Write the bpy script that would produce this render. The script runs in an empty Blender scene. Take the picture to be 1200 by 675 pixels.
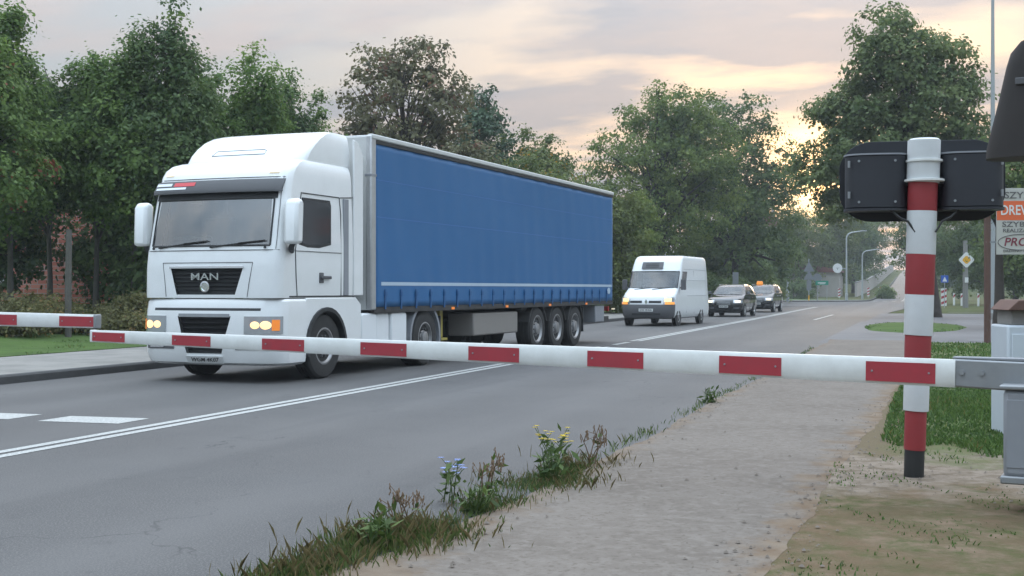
import bpy, math, random
import numpy as np
from mathutils import Vector, Matrix
R = math.radians
scene = bpy.context.scene
COL = scene.collection

# ------------------------------------------------------------------ camera
CAM_H, CAM_YAW, FPX = 1.40, 18.4, 1460.0
cam_d = bpy.data.cameras.new('camera'); cam = bpy.data.objects.new('camera', cam_d); COL.objects.link(cam)
cam_d.sensor_width = 36; cam_d.lens = FPX*36/1200
cam_d.clip_start = 0.1; cam_d.clip_end = 4000
cam.location = (0, 0, CAM_H); cam.rotation_euler = (R(90.06), 0, R(CAM_YAW))
scene.camera = cam

# ------------------------------------------------------------------ sky and sun (dusk, sun low beyond the trees)
SUN_EL, SUN_AZ = 5.0, -5.0          # elevation, degrees clockwise from +Y
sun_dir = Vector((math.sin(R(SUN_AZ))*math.cos(R(SUN_EL)), math.cos(R(SUN_AZ))*math.cos(R(SUN_EL)), math.sin(R(SUN_EL))))
world = bpy.data.worlds.new('World'); scene.world = world; world.use_nodes = True
def build_world():
    nt = world.node_tree; N = nt.nodes; Lk = nt.links
    N.clear()
    out = N.new('ShaderNodeOutputWorld'); bg = N.new('ShaderNodeBackground'); bg.inputs['Strength'].default_value = 0.1
    sky = N.new('ShaderNodeTexSky'); sky.sky_type = 'NISHITA'; sky.sun_disc = False
    sky.sun_elevation = R(SUN_EL); sky.sun_rotation = R(SUN_AZ); sky.air_density = 1.2; sky.dust_density = 2.0
    tc = N.new('ShaderNodeTexCoord')
    sep = N.new('ShaderNodeSeparateXYZ'); Lk.new(tc.outputs['Generated'], sep.inputs[0])
    def m(op, a, b=None, c=None, clamp=False):
        n = N.new('ShaderNodeMath'); n.operation = op; n.use_clamp = clamp
        for i, v in enumerate((a, b, c)):
            if v is None: continue
            if isinstance(v, (int, float)): n.inputs[i].default_value = v
            else: Lk.new(v, n.inputs[i])
        return n.outputs[0]
    zz = m('MAXIMUM', sep.outputs[2], 0.0)
    den = m('ADD', zz, 0.16)
    cx = m('DIVIDE', sep.outputs[0], den); cy = m('DIVIDE', sep.outputs[1], den)
    cmb = N.new('ShaderNodeCombineXYZ'); Lk.new(cx, cmb.inputs[0]); Lk.new(cy, cmb.inputs[1])
    def noise(scale, detail, rough, off):
        mp = N.new('ShaderNodeMapping'); mp.inputs['Location'].default_value = (off, off*1.7, off*.3)
        mp.inputs['Rotation'].default_value = (0, 0, R(-18)); mp.inputs['Scale'].default_value = (1, 1.7, 1)
        Lk.new(cmb.outputs[0], mp.inputs[0])
        n = N.new('ShaderNodeTexNoise'); n.inputs['Scale'].default_value = scale
        n.inputs['Detail'].default_value = detail; n.inputs['Roughness'].default_value = rough
        Lk.new(mp.outputs[0], n.inputs['Vector']); return n.outputs['Fac']
    n1 = noise(0.55, 5, .55, 3.1); n2 = noise(1.1, 6, .58, 11.4); n3 = noise(2.6, 5, .6, 23.0); n4 = noise(1.9, 4, .5, 33.0)
    def ramp(fac, stops):
        r = N.new('ShaderNodeValToRGB'); cr = r.color_ramp
        while len(cr.elements) < len(stops): cr.elements.new(.5)
        for e, (p, c) in zip(cr.elements, stops): e.position = p; e.color = (*c, 1)
        Lk.new(fac, r.inputs[0]); return r.outputs[0]
    # cloud brightness: grey-blue bellies to pink-cream tops
    fine = m('MULTIPLY_ADD', n3, .3, m('MULTIPLY', n2, .7))
    cloud = ramp(fine, [(.35, (4.9, 5.05, 5.5)), (.45, (6.1, 5.95, 6.2)), (.53, (7.2, 6.45, 6.25)), (.64, (8.0, 6.9, 6.5))])
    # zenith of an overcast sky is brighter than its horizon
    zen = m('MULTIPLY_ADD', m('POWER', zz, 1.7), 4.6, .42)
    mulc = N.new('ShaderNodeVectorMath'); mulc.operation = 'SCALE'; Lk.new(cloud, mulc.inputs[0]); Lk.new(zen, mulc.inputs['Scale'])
    az = N.new('ShaderNodeVectorMath'); az.operation = 'DOT_PRODUCT'; Lk.new(tc.outputs['Generated'], az.inputs[0]); az.inputs[1].default_value = (sun_dir.x, sun_dir.y, -.55)
    cool = m('MULTIPLY_ADD', az.outputs['Value'], -.75, .72, True)
    tint = N.new('ShaderNodeMix'); tint.data_type = 'RGBA'; Lk.new(cool, tint.inputs[0]); tint.inputs[6].default_value = (1, 1, 1, 1); tint.inputs[7].default_value = (.80, 1.0, 1.14, 1)
    mt = N.new('ShaderNodeVectorMath'); mt.operation = 'MULTIPLY'; Lk.new(mulc.outputs[0], mt.inputs[0]); Lk.new(tint.outputs[2], mt.inputs[1]); mulc = mt
    cover = ramp(m('MULTIPLY_ADD', n4, .55, m('MULTIPLY', n1, .45)), [(.43, (.25, .25, .25)), (.54, (.97, .97, .97))])
    mixc = N.new('ShaderNodeMix'); mixc.data_type = 'RGBA'; Lk.new(cover, mixc.inputs[0])
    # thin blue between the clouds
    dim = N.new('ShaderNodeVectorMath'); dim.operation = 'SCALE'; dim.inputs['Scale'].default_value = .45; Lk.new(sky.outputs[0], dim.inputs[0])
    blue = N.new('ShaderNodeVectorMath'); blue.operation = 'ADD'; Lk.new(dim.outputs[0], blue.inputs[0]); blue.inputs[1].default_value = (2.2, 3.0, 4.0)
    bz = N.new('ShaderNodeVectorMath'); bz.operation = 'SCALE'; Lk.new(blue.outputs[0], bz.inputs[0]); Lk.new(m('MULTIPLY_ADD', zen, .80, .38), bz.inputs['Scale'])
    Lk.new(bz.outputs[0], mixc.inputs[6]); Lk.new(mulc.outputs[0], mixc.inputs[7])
    # warm light round the low sun
    dot = N.new('ShaderNodeVectorMath'); dot.operation = 'DOT_PRODUCT'; Lk.new(tc.outputs['Generated'], dot.inputs[0]); dot.inputs[1].default_value = sun_dir
    g = m('POWER', m('MAXIMUM', dot.outputs['Value'], 0), 130.0); g2 = m('POWER', m('MAXIMUM', dot.outputs['Value'], 0), 1500.0)
    glow = N.new('ShaderNodeVectorMath'); glow.operation = 'SCALE'; glow.inputs[0].default_value = (1.1, .62, .30); Lk.new(g, glow.inputs['Scale'])
    glow2 = N.new('ShaderNodeVectorMath'); glow2.operation = 'SCALE'; glow2.inputs[0].default_value = (26, 15, 5.0); Lk.new(g2, glow2.inputs['Scale'])
    a1 = N.new('ShaderNodeVectorMath'); a1.operation = 'ADD'; Lk.new(mixc.outputs[2], a1.inputs[0]); Lk.new(glow.outputs[0], a1.inputs[1])
    a2 = N.new('ShaderNodeVectorMath'); a2.operation = 'ADD'; Lk.new(a1.outputs[0], a2.inputs[0]); Lk.new(glow2.outputs[0], a2.inputs[1])
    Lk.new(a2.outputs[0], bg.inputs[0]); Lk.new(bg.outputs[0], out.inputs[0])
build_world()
sd = bpy.data.lights.new('sun', 'SUN'); sd.energy = 0.8; sd.angle = R(14); sd.color = (1, .78, .55)
so = bpy.data.objects.new('sun', sd); COL.objects.link(so); so.location = (0, 0, 60)
so.rotation_euler = (-sun_dir).to_track_quat('-Z', 'Y').to_euler()
vs = scene.view_settings; vs.view_transform = 'Standard'; vs.look = 'None'; vs.exposure = 0.42; vs.gamma = 1.0; vs.use_curve_mapping = False
scene.render.engine = 'CYCLES'; scene.cycles.max_bounces = 7; scene.cycles.transparent_max_bounces = 12

# ------------------------------------------------------------------ materials
MATS = {}
def mat(name, color, rough=.6, metal=0., coat=0., emis=None, estr=0., spec=.5, noise=None, bump=None, alpha=None, ior=None):
    """noise=(scale, amount, second colour)   bump=(scale, strength)"""
    if name in MATS: return MATS[name]
    m_ = bpy.data.materials.new(name); m_.use_nodes = True; nt = m_.node_tree; N = nt.nodes
    b = N['Principled BSDF']; b.inputs['Base Color'].default_value = (*color, 1); b.inputs['Roughness'].default_value = rough
    b.inputs['Metallic'].default_value = metal; b.inputs['Coat Weight'].default_value = coat; b.inputs['Specular IOR Level'].default_value = spec
    if ior: b.inputs['IOR'].default_value = ior
    if emis: b.inputs['Emission Color'].default_value = (*emis, 1); b.inputs['Emission Strength'].default_value = estr
    tc = None
    if noise or bump: tc = N.new('ShaderNodeTexCoord')
    if noise:
        sc, am, c2 = noise
        n = N.new('ShaderNodeTexNoise'); n.inputs['Scale'].default_value = sc; n.inputs['Detail'].default_value = 8; n.inputs['Roughness'].default_value = .65
        nt.links.new(tc.outputs['Object'], n.inputs['Vector'])
        r = N.new('ShaderNodeValToRGB'); r.color_ramp.elements[0].position = .5-.5*am*.6; r.color_ramp.elements[1].position = .5+.5*am*.6
        r.color_ramp.elements[0].color = (*color, 1); r.color_ramp.elements[1].color = (*c2, 1)
        nt.links.new(n.outputs['Fac'], r.inputs[0]); nt.links.new(r.outputs[0], b.inputs['Base Color'])
    if bump:
        n = N.new('ShaderNodeTexNoise'); n.inputs['Scale'].default_value = bump[0]; n.inputs['Detail'].default_value = 6
        nt.links.new(tc.outputs['Object'], n.inputs['Vector'])
        bp = N.new('ShaderNodeBump'); bp.inputs['Strength'].default_value = bump[1]; bp.inputs['Distance'].default_value = .02
        nt.links.new(n.outputs['Fac'], bp.inputs['Height']); nt.links.new(bp.outputs[0], b.inputs['Normal'])
    MATS[name] = m_; return m_

def layered(name, colors, scales, rough=.9, bump=(60, .4), spec=.3, thr=((.42, .6),)):
    """base colour with successive patches blended by noise in metres; fine relief"""
    m_ = bpy.data.materials.new(name); m_.use_nodes = True; nt = m_.node_tree; N = nt.nodes; b = N['Principled BSDF']
    tc = N.new('ShaderNodeTexCoord'); cur = None
    for i, c in enumerate(colors):
        if i == 0:
            n = N.new('ShaderNodeRGB'); n.outputs[0].default_value = (*c, 1); cur = n.outputs[0]; continue
        s = scales[i-1]; lo, hi = thr[min(i-1, len(thr)-1)]
        n = N.new('ShaderNodeTexNoise'); n.inputs['Scale'].default_value = s; n.inputs['Detail'].default_value = 7; n.inputs['Roughness'].default_value = .68
        mp = N.new('ShaderNodeMapping'); mp.inputs['Location'].default_value = (i*7.3, i*3.1, 0); nt.links.new(tc.outputs['Object'], mp.inputs[0]); nt.links.new(mp.outputs[0], n.inputs['Vector'])
        mr = N.new('ShaderNodeMapRange'); mr.inputs[1].default_value = lo; mr.inputs[2].default_value = hi; nt.links.new(n.outputs['Fac'], mr.inputs[0])
        mx = N.new('ShaderNodeMix'); mx.data_type = 'RGBA'; nt.links.new(mr.outputs[0], mx.inputs[0]); nt.links.new(cur, mx.inputs[6]); mx.inputs[7].default_value = (*c, 1)
        cur = mx.outputs[2]
    nt.links.new(cur, b.inputs['Base Color']); b.inputs['Roughness'].default_value = rough; b.inputs['Specular IOR Level'].default_value = spec
    n = N.new('ShaderNodeTexNoise'); n.inputs['Scale'].default_value = bump[0]; n.inputs['Detail'].default_value = 5; nt.links.new(tc.outputs['Object'], n.inputs['Vector'])
    bp = N.new('ShaderNodeBump'); bp.inputs['Strength'].default_value = bump[1]; bp.inputs['Distance'].default_value = .01
    nt.links.new(n.outputs['Fac'], bp.inputs['Height']); nt.links.new(bp.outputs[0], b.inputs['Normal'])
    MATS[name] = m_; return m_

def leaf_mat(name, dark, light, accent=None, acc_amt=0.0, trans=.5):
    m_ = bpy.data.materials.new(name); m_.use_nodes = True; nt = m_.node_tree; N = nt.nodes; N.clear(); Lk = nt.links
    out = N.new('ShaderNodeOutputMaterial'); at = N.new('ShaderNodeAttribute'); at.attribute_name = 'tint'
    r = N.new('ShaderNodeValToRGB'); cr = r.color_ramp
    stops = [(0, dark), (1.0 if not accent else 1-acc_amt-.04, light)]
    if accent: stops += [(1-acc_amt, accent), (1.0, accent)]
    while len(cr.elements) < len(stops): cr.elements.new(.5)
    for e, (p, c) in zip(cr.elements, stops): e.position = p; e.color = (*c, 1)
    Lk.new(at.outputs['Fac'], r.inputs[0])
    d = N.new('ShaderNodeBsdfPrincipled'); d.inputs['Roughness'].default_value = .55; d.inputs['Specular IOR Level'].default_value = .3
    t = N.new('ShaderNodeBsdfTranslucent'); mx = N.new('ShaderNodeMixShader'); mx.inputs[0].default_value = trans
    Lk.new(r.outputs[0], d.inputs['Base Color']); Lk.new(r.outputs[0], t.inputs[0])
    Lk.new(d.outputs[0], mx.inputs[1]); Lk.new(t.outputs[0], mx.inputs[2]); Lk.new(mx.outputs[0], out.inputs[0])
    MATS[name] = m_; return m_

def glass_mat(name, tint=(.55, .62, .62), ior=1.9):
    m_ = bpy.data.materials.new(name); m_.use_nodes = True; nt = m_.node_tree; N = nt.nodes; N.clear(); Lk = nt.links
    out = N.new('ShaderNodeOutputMaterial'); f = N.new('ShaderNodeFresnel'); f.inputs[0].default_value = ior
    g = N.new('ShaderNodeBsdfGlossy'); g.inputs['Roughness'].default_value = .02
    t = N.new('ShaderNodeBsdfTransparent'); t.inputs[0].default_value = (*tint, 1); mx = N.new('ShaderNodeMixShader')
    Lk.new(f.outputs[0], mx.inputs[0]); Lk.new(t.outputs[0], mx.inputs[1]); Lk.new(g.outputs[0], mx.inputs[2]); Lk.new(mx.outputs[0], out.inputs[0])
    MATS[name] = m_; return m_

mat('white_paint', (.81, .82, .82), .30, coat=.6, noise=(2.2, 1.3, (.70, .71, .70)))
mat('white_plastic', (.74, .76, .77), .5)
mat('van_white', (.74, .76, .77), .35, coat=.4, noise=(1.7, 1.5, (.68, .70, .71)))
mat('black_paint', (.012, .012, .014), .12, coat=1.0)
mat('black_paint_b', (.018, .018, .02), .16, coat=1.0)
mat('dark_plastic', (.025, .026, .028), .55)
mat('grey_plastic', (.09, .09, .095), .6)
mat('rubber', (.018, .018, .018), .85, noise=(9, 1.2, (.04, .038, .036)))
mat('rim_steel', (.42, .42, .43), .45, metal=.6, noise=(6, 1.2, (.2, .19, .18)))
mat('alloy', (.55, .56, .57), .3, metal=.9)
mat('chrome', (.75, .76, .77), .15, metal=1.0)
mat('chassis', (.022, .022, .024), .7, noise=(5, 1.0, (.06, .055, .05)))
mat('curtain_blue', (.024, .118, .285), .5, spec=.4, noise=(1.1, 1.4, (.034, .138, .315)), bump=(3, .12))
mat('stripe_pale', (.42, .52, .62), .5)
mat('strap_navy', (.020, .098, .245), .6)
mat('aluminium', (.55, .56, .57), .42, metal=.6, noise=(7, 1.2, (.42, .42, .42)))
mat('trailer_white', (.62, .63, .62), .5, noise=(3, 1.2, (.5, .5, .48)))
mat('beige_panel', (.22, .205, .19), .6, noise=(4, 1.2, (.24, .22, .2)))
mat('yellow_old', (.33, .27, .06), .7)
mat('amber', (.8, .22, .03), .3, emis=(1, .3, .05), estr=.25)
mat('amber_lit', (.9, .3, .05), .3, emis=(1, .36, .06), estr=.45)
mat('amber_glow', (.9, .3, .05), .3, emis=(1, .40, .08), estr=.5)
mat('red_lens', (.5, .02, .02), .3)
mat('lamp_warm', (.35, .3, .2), .1, emis=(1, .66, .28), estr=1.25)
mat('lamp_white', (.4, .4, .36), .1, emis=(1, .84, .58), estr=1.5)
mat('lamp_clear', (.5, .52, .54), .12, metal=.7)
mat('marker_warm', (.8, .75, .6), .3, emis=(1, .8, .5), estr=.5)
mat('plate', (.68, .69, .68), .5)
mat('plate_blue', (.02, .06, .3), .5)
mat('ink', (.02, .02, .02), .6)
mat('seat', (.03, .03, .035), .9)
mat('sticker_red', (.55, .04, .05), .5)
mat('sticker_white', (.65, .68, .7), .5)
mat('boom_white', (.76, .77, .75), .48, noise=(6, 1.0, (.60, .60, .57)))
mat('boom_red', (.40, .030, .045), .5, noise=(9, 1.0, (.30, .035, .045)))
mat('post_red', (.33, .035, .04), .55, noise=(6, 1.2, (.25, .03, .035)))
mat('post_white', (.66, .68, .69), .5, noise=(6, 1.3, (.55, .56, .56)))
mat('galvanised', (.34, .35, .36), .5, metal=.5, noise=(7, 1.3, (.24, .25, .26)))
mat('cabinet_grey', (.28, .29, .31), .55, noise=(4, 1.3, (.21, .22, .24)))
mat('cabinet_pale', (.52, .56, .60), .55, noise=(3, 1.3, (.44, .48, .52)))
mat('rust_brown', (.14, .075, .055), .8, noise=(5, 1.4, (.09, .05, .04)))
mat('signal_black', (.026, .028, .036), .5, noise=(5, 1.4, (.018, .019, .024)))
mat('signal_board', (.013, .014, .018), .6)
mat('sign_back', (.20, .21, .22), .5, metal=.4)
mat('sign_white', (.7, .7, .68), .5)
mat('sign_yellow', (.75, .38, .01), .5)
mat('sign_green', (.01, .22, .14), .5)
mat('sign_blue', (.02, .10, .45), .5)
mat('sign_orange', (.72, .13, .04), .5)
mat('board_grey', (.50, .48, .44), .6, noise=(3, 1.2, (.44, .42, .38)))
mat('text_grey', (.12, .11, .11), .6)
mat('text_maroon', (.20, .03, .05), .6)
mat('wood_pole', (.10, .065, .05), .9, noise=(8, 1.4, (.06, .04, .03)), bump=(30, .5))
mat('concrete_pole', (.26, .25, .23), .9, noise=(6, 1.3, (.19, .18, .17)))
mat('lamp_pole', (.38, .40, .40), .5, metal=.3)
mat('bark', (.075, .06, .048), .95, noise=(7, 1.4, (.035, .028, .022)), bump=(25, .9))
mat('bark_grey', (.15, .14, .125), .95, noise=(7, 1.4, (.08, .072, .062)), bump=(25, .7))
mat('render_pale', (.40, .37, .33), .9, noise=(2, 1.3, (.33, .30, .27)))
mat('render_cream', (.45, .42, .36), .9, noise=(2, 1.3, (.4, .36, .31)))
mat('roof_tile', (.20, .07, .05), .8, noise=(8, 1.3, (.13, .05, .04)))
mat('window_dark', (.03, .035, .04), .08)
mat('frame_white', (.6, .6, .58), .5)
mat('marking', (.58, .58, .55), .7, noise=(38, .75, (.20, .20, .195)), bump=(80, .4))
mat('stone_sett', (.20, .185, .165), .9, noise=(10, 1.3, (.13, .12, .11)))
glass_mat('windscreen_glass', (.42, .48, .48), 3.5)
glass_mat('far_windscreen', (.42, .48, .48), 1.95)
glass_mat('side_glass', (.30, .34, .34), 1.8)
def asphalt_mat():
    m_ = bpy.data.materials.new('asphalt'); m_.use_nodes = True; nt = m_.node_tree; N = nt.nodes; b = N['Principled BSDF']; Lk = nt.links
    tc = N.new('ShaderNodeTexCoord'); sp = N.new('ShaderNodeSeparateXYZ'); Lk.new(tc.outputs['Object'], sp.inputs[0])
    def nz(scale, lo, hi, off=0, sc=(1, 1, 1), detail=7):
        mp = N.new('ShaderNodeMapping'); mp.inputs['Location'].default_value = (off, off*1.3, 0); mp.inputs['Scale'].default_value = sc; Lk.new(tc.outputs['Object'], mp.inputs[0])
        n = N.new('ShaderNodeTexNoise'); n.inputs['Scale'].default_value = scale; n.inputs['Detail'].default_value = detail; n.inputs['Roughness'].default_value = .65; Lk.new(mp.outputs[0], n.inputs['Vector'])
        r = N.new('ShaderNodeMapRange'); r.inputs[1].default_value = lo; r.inputs[2].default_value = hi; Lk.new(n.outputs['Fac'], r.inputs[0]); return r.outputs[0]
    def mix(f, a_, b_):
        x = N.new('ShaderNodeMix'); x.data_type = 'RGBA'
        for i, q in ((0, f), (6, a_), (7, b_)):
            if isinstance(q, tuple): x.inputs[i].default_value = (*q, 1)
            elif isinstance(q, float): x.inputs[i].default_value = q
            else: Lk.new(q, x.inputs[i])
        return x.outputs[2]
    def M(op, a_, b_=0.):
        x = N.new('ShaderNodeMath'); x.operation = op
        for i, q in enumerate((a_, b_)):
            if isinstance(q, (int, float)): x.inputs[i].default_value = q
            else: Lk.new(q, x.inputs[i])
        return x.outputs[0]
    base = mix(nz(.5, .42, .6), (.085, .082, .081), (.072, .070, .070))
    base = mix(M('MULTIPLY', nz(75, .50, .64, 3, detail=3), .75), base, (.185, .178, .168)); base = mix(M('MULTIPLY', nz(110, .52, .62, 8, detail=2), .8), base, (.040, .040, .041))
    # worn wheel tracks run along the lanes, long streaks of oil between them
    wob = M('ADD', sp.outputs[0], M('MULTIPLY', nz(.15, 0, 1, 9), .5)); tr = M('POWER', M('ABSOLUTE', M('COSINE', M('MULTIPLY', wob, 1.62))), 3.0)
    base = mix(M('MULTIPLY', M('MULTIPLY', tr, nz(.8, .3, .7, 5, (1, .12, 1))), .5), base, (.135, .130, .127))
    base = mix(M('MULTIPLY', nz(1.2, .55, .72, 15, (1, .08, 1)), .45), base, (.058, .057, .058))
    base = mix(M('MULTIPLY', nz(2.2, .62, .70, 25), .5), base, (.055, .054, .054))
    # cracks
    v = N.new('ShaderNodeTexVoronoi'); v.feature = 'DISTANCE_TO_EDGE'; v.inputs['Scale'].default_value = .42
    ds = N.new('ShaderNodeTexNoise'); ds.inputs['Scale'].default_value = 2.2; ds.inputs['Detail'].default_value = 6; Lk.new(tc.outputs['Object'], ds.inputs['Vector'])
    av = N.new('ShaderNodeVectorMath'); av.operation = 'MULTIPLY_ADD'; Lk.new(ds.outputs['Color'], av.inputs[0]); av.inputs[1].default_value = (.9, .9, 0); Lk.new(tc.outputs['Object'], av.inputs[2]); Lk.new(av.outputs[0], v.inputs['Vector'])
    cr = N.new('ShaderNodeMapRange'); cr.inputs[1].default_value = .002; cr.inputs[2].default_value = .006; cr.inputs[3].default_value = 1; cr.inputs[4].default_value = 0; Lk.new(v.outputs['Distance'], cr.inputs[0])
    base = mix(M('MULTIPLY', M('MULTIPLY', cr.outputs[0], nz(.35, .5, .62, 31)), .8), base, (.030, .030, .031))
    Lk.new(base, b.inputs['Base Color']); b.inputs['Roughness'].default_value = .68; b.inputs['Specular IOR Level'].default_value = .35
    n = N.new('ShaderNodeTexNoise'); n.inputs['Scale'].default_value = 130; n.inputs['Detail'].default_value = 4; Lk.new(tc.outputs['Object'], n.inputs['Vector'])
    bp = N.new('ShaderNodeBump'); bp.inputs['Strength'].default_value = .6; bp.inputs['Distance'].default_value = .006; Lk.new(n.outputs['Fac'], bp.inputs['Height']); Lk.new(bp.outputs[0], b.inputs['Normal'])
    MATS['asphalt'] = m_
asphalt_mat()
layered('asphalt_far', [(.13, .13, .135), (.105, .105, .11)], [.3], .75, (120, .4), .35)
layered('footpath', [(.170, .146, .126), (.134, .113, .096), (.196, .170, .148), (.120, .100, .083)], [.8, 9.0, 26.0], .92, (60, .35), .2, ((.42, .62), (.46, .66), (.52, .66)))
def creep():
    nt = MATS['footpath'].node_tree; N = nt.nodes; Lk = nt.links; bs = N['Principled BSDF']; cur = bs.inputs['Base Color'].links[0].from_socket
    tc = N.new('ShaderNodeTexCoord'); sp = N.new('ShaderNodeSeparateXYZ'); Lk.new(tc.outputs['Object'], sp.inputs[0])
    def M(op, a_, b_):
        x = N.new('ShaderNodeMath'); x.operation = op
        for i, q in enumerate((a_, b_)):
            if isinstance(q, (int, float)): x.inputs[i].default_value = q
            else: Lk.new(q, x.inputs[i])
        return x.outputs[0]
    n = N.new('ShaderNodeTexNoise'); n.inputs['Scale'].default_value = 2.6; n.inputs['Detail'].default_value = 9; n.inputs['Roughness'].default_value = .7; Lk.new(tc.outputs['Object'], n.inputs['Vector'])
    wob = M('MULTIPLY', M('SUBTRACT', n.outputs['Fac'], .5), 1.1)
    rr = N.new('ShaderNodeMath'); rr.operation = 'MULTIPLY_ADD'; Lk.new(sp.outputs[1], rr.inputs[0]); rr.inputs[1].default_value = -.0284; rr.inputs[2].default_value = .937
    dist = M('ADD', M('ADD', sp.outputs[0], rr.outputs[0]), wob)
    mr = N.new('ShaderNodeMapRange'); mr.inputs[1].default_value = -.22; mr.inputs[2].default_value = .02; Lk.new(dist, mr.inputs[0])
    dl = M('ADD', M('MULTIPLY', M('ADD', sp.outputs[0], 2.5), -1.0), wob); ml = N.new('ShaderNodeMapRange'); ml.inputs[1].default_value = -.20; ml.inputs[2].default_value = .05; Lk.new(dl, ml.inputs[0])
    f = M('MAXIMUM', mr.outputs[0], M('MULTIPLY', ml.outputs[0], .8))
    n2 = N.new('ShaderNodeTexNoise'); n2.inputs['Scale'].default_value = 5; n2.inputs['Detail'].default_value = 7; Lk.new(tc.outputs['Object'], n2.inputs['Vector'])
    r = N.new('ShaderNodeValToRGB'); r.color_ramp.elements[0].position = .4; r.color_ramp.elements[1].position = .62; r.color_ramp.elements[0].color = (.145, .100, .066, 1); r.color_ramp.elements[1].color = (.19, .145, .105, 1); Lk.new(n2.outputs['Fac'], r.inputs[0])
    x = N.new('ShaderNodeMix'); x.data_type = 'RGBA'; Lk.new(f, x.inputs[0]); Lk.new(cur, x.inputs[6]); Lk.new(r.outputs[0], x.inputs[7]); Lk.new(x.outputs[2], bs.inputs['Base Color'])
creep()
layered('pavement_left', [(.26, .245, .225), (.20, .19, .175)], [.9], .92, (70, .5), .2)
mat('kerb', (.085, .083, .082), .9, noise=(5, 1.3, (.055, .054, .053)), bump=(60, .5))
layered('soil', [(.155, .112, .075), (.20, .155, .115), (.085, .075, .04), (.06, .075, .025)], [1.2, 2.6, .6], .97, (60, .8), .1, ((.42, .6), (.55, .7), (.57, .66)))
layered('gravel_soil', [(.22, .185, .15), (.15, .12, .09), (.30, .26, .22)], [3.0, 7.0], .97, (50, 1.0), .1, ((.45, .6), (.55, .7)))
layered('turf', [(.075, .12, .034), (.06, .095, .03), (.11, .115, .05)], [.9, 2.4], .97, (40, .8), .1, ((.42, .6), (.6, .75)))
layered('hill_grass', [(.06, .08, .025), (.045, .06, .02), (.09, .085, .04)], [.05, .11], .97, (4, .5), .1)
leaf_mat('leaf_row', (0.069, 0.131, 0.039), (0.203, 0.295, 0.076), None, 0)
leaf_mat('leaf_row_orange', (0.069, 0.131, 0.039), (0.203, 0.295, 0.076), (.30, .10, .055), .05)
leaf_mat('leaf_row_dark', (0.057, 0.106, 0.044), (0.163, 0.231, 0.076))
leaf_mat('leaf_autumn', (.095, .088, .048), (.20, .195, .095), (.24, .13, .085), .13, .4)
leaf_mat('leaf_conifer', (0.039, 0.078, 0.044), (0.094, 0.150, 0.071), None, 0, .2)
leaf_mat('leaf_yellowing', (0.073, 0.115, 0.038), (0.183, 0.217, 0.069), (.42, .22, .03), .06)
leaf_mat('leaf_lime', (0.074, 0.127, 0.034), (0.231, 0.285, 0.071))
leaf_mat('leaf_far', (0.069, 0.116, 0.044), (0.177, 0.231, 0.071))
leaf_mat('leaf_willow', (0.084, 0.117, 0.038), (0.217, 0.252, 0.073))
leaf_mat('leaf_ash', (0.084, 0.132, 0.048), (0.220, 0.266, 0.096))
leaf_mat('leaf_brush', (0.095, 0.095, 0.038), (0.226, 0.217, 0.087), (.32, .22, .09), .15)
leaf_mat('grass_blade', (0.052, 0.103, 0.028), (0.144, 0.228, 0.060), (.22, .19, .07), .10, .3)
leaf_mat('grass_edge', (0.057, 0.098, 0.030), (0.180, 0.240, 0.072), (.26, .22, .10), .14, .3)
leaf_mat('grass_dry', (.15, .125, .055), (.36, .30, .15), None, 0, .4)
leaf_mat('weed_leaf', (.030, .060, .014), (.11, .16, .04), None, 0, .3)
mat('stem_dry', (.16, .10, .055), .9); mat('stem_green', (.07, .11, .03), .8)
mat('flower_yellow', (.75, .55, .03), .6); mat('flower_blue', (.30, .38, .72), .6); mat('seed_brown', (.20, .13, .08), .9)

def brick_mat():
    m_ = bpy.data.materials.new('red_brick'); m_.use_nodes = True; nt = m_.node_tree; N = nt.nodes; b = N['Principled BSDF']
    tc = N.new('ShaderNodeTexCoord'); sp = N.new('ShaderNodeSeparateXYZ'); nt.links.new(tc.outputs['Object'], sp.inputs[0])
    ad = N.new('ShaderNodeMath'); nt.links.new(sp.outputs[0], ad.inputs[0]); nt.links.new(sp.outputs[1], ad.inputs[1])
    cb = N.new('ShaderNodeCombineXYZ'); nt.links.new(ad.outputs[0], cb.inputs[0]); nt.links.new(sp.outputs[2], cb.inputs[1])
    br = N.new('ShaderNodeTexBrick'); nt.links.new(cb.outputs[0], br.inputs['Vector']); br.inputs['Scale'].default_value = 1
    br.inputs['Brick Width'].default_value = .5; br.inputs['Row Height'].default_value = .16; br.inputs['Mortar Size'].default_value = .014
    br.inputs['Color1'].default_value = (.50, .16, .11, 1); br.inputs['Color2'].default_value = (.62, .24, .18, 1); br.inputs['Mortar'].default_value = (.42, .36, .32, 1)
    nt.links.new(br.outputs[0], b.inputs['Base Color']); b.inputs['Roughness'].default_value = .9; MATS['red_brick'] = m_
brick_mat()

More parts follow.
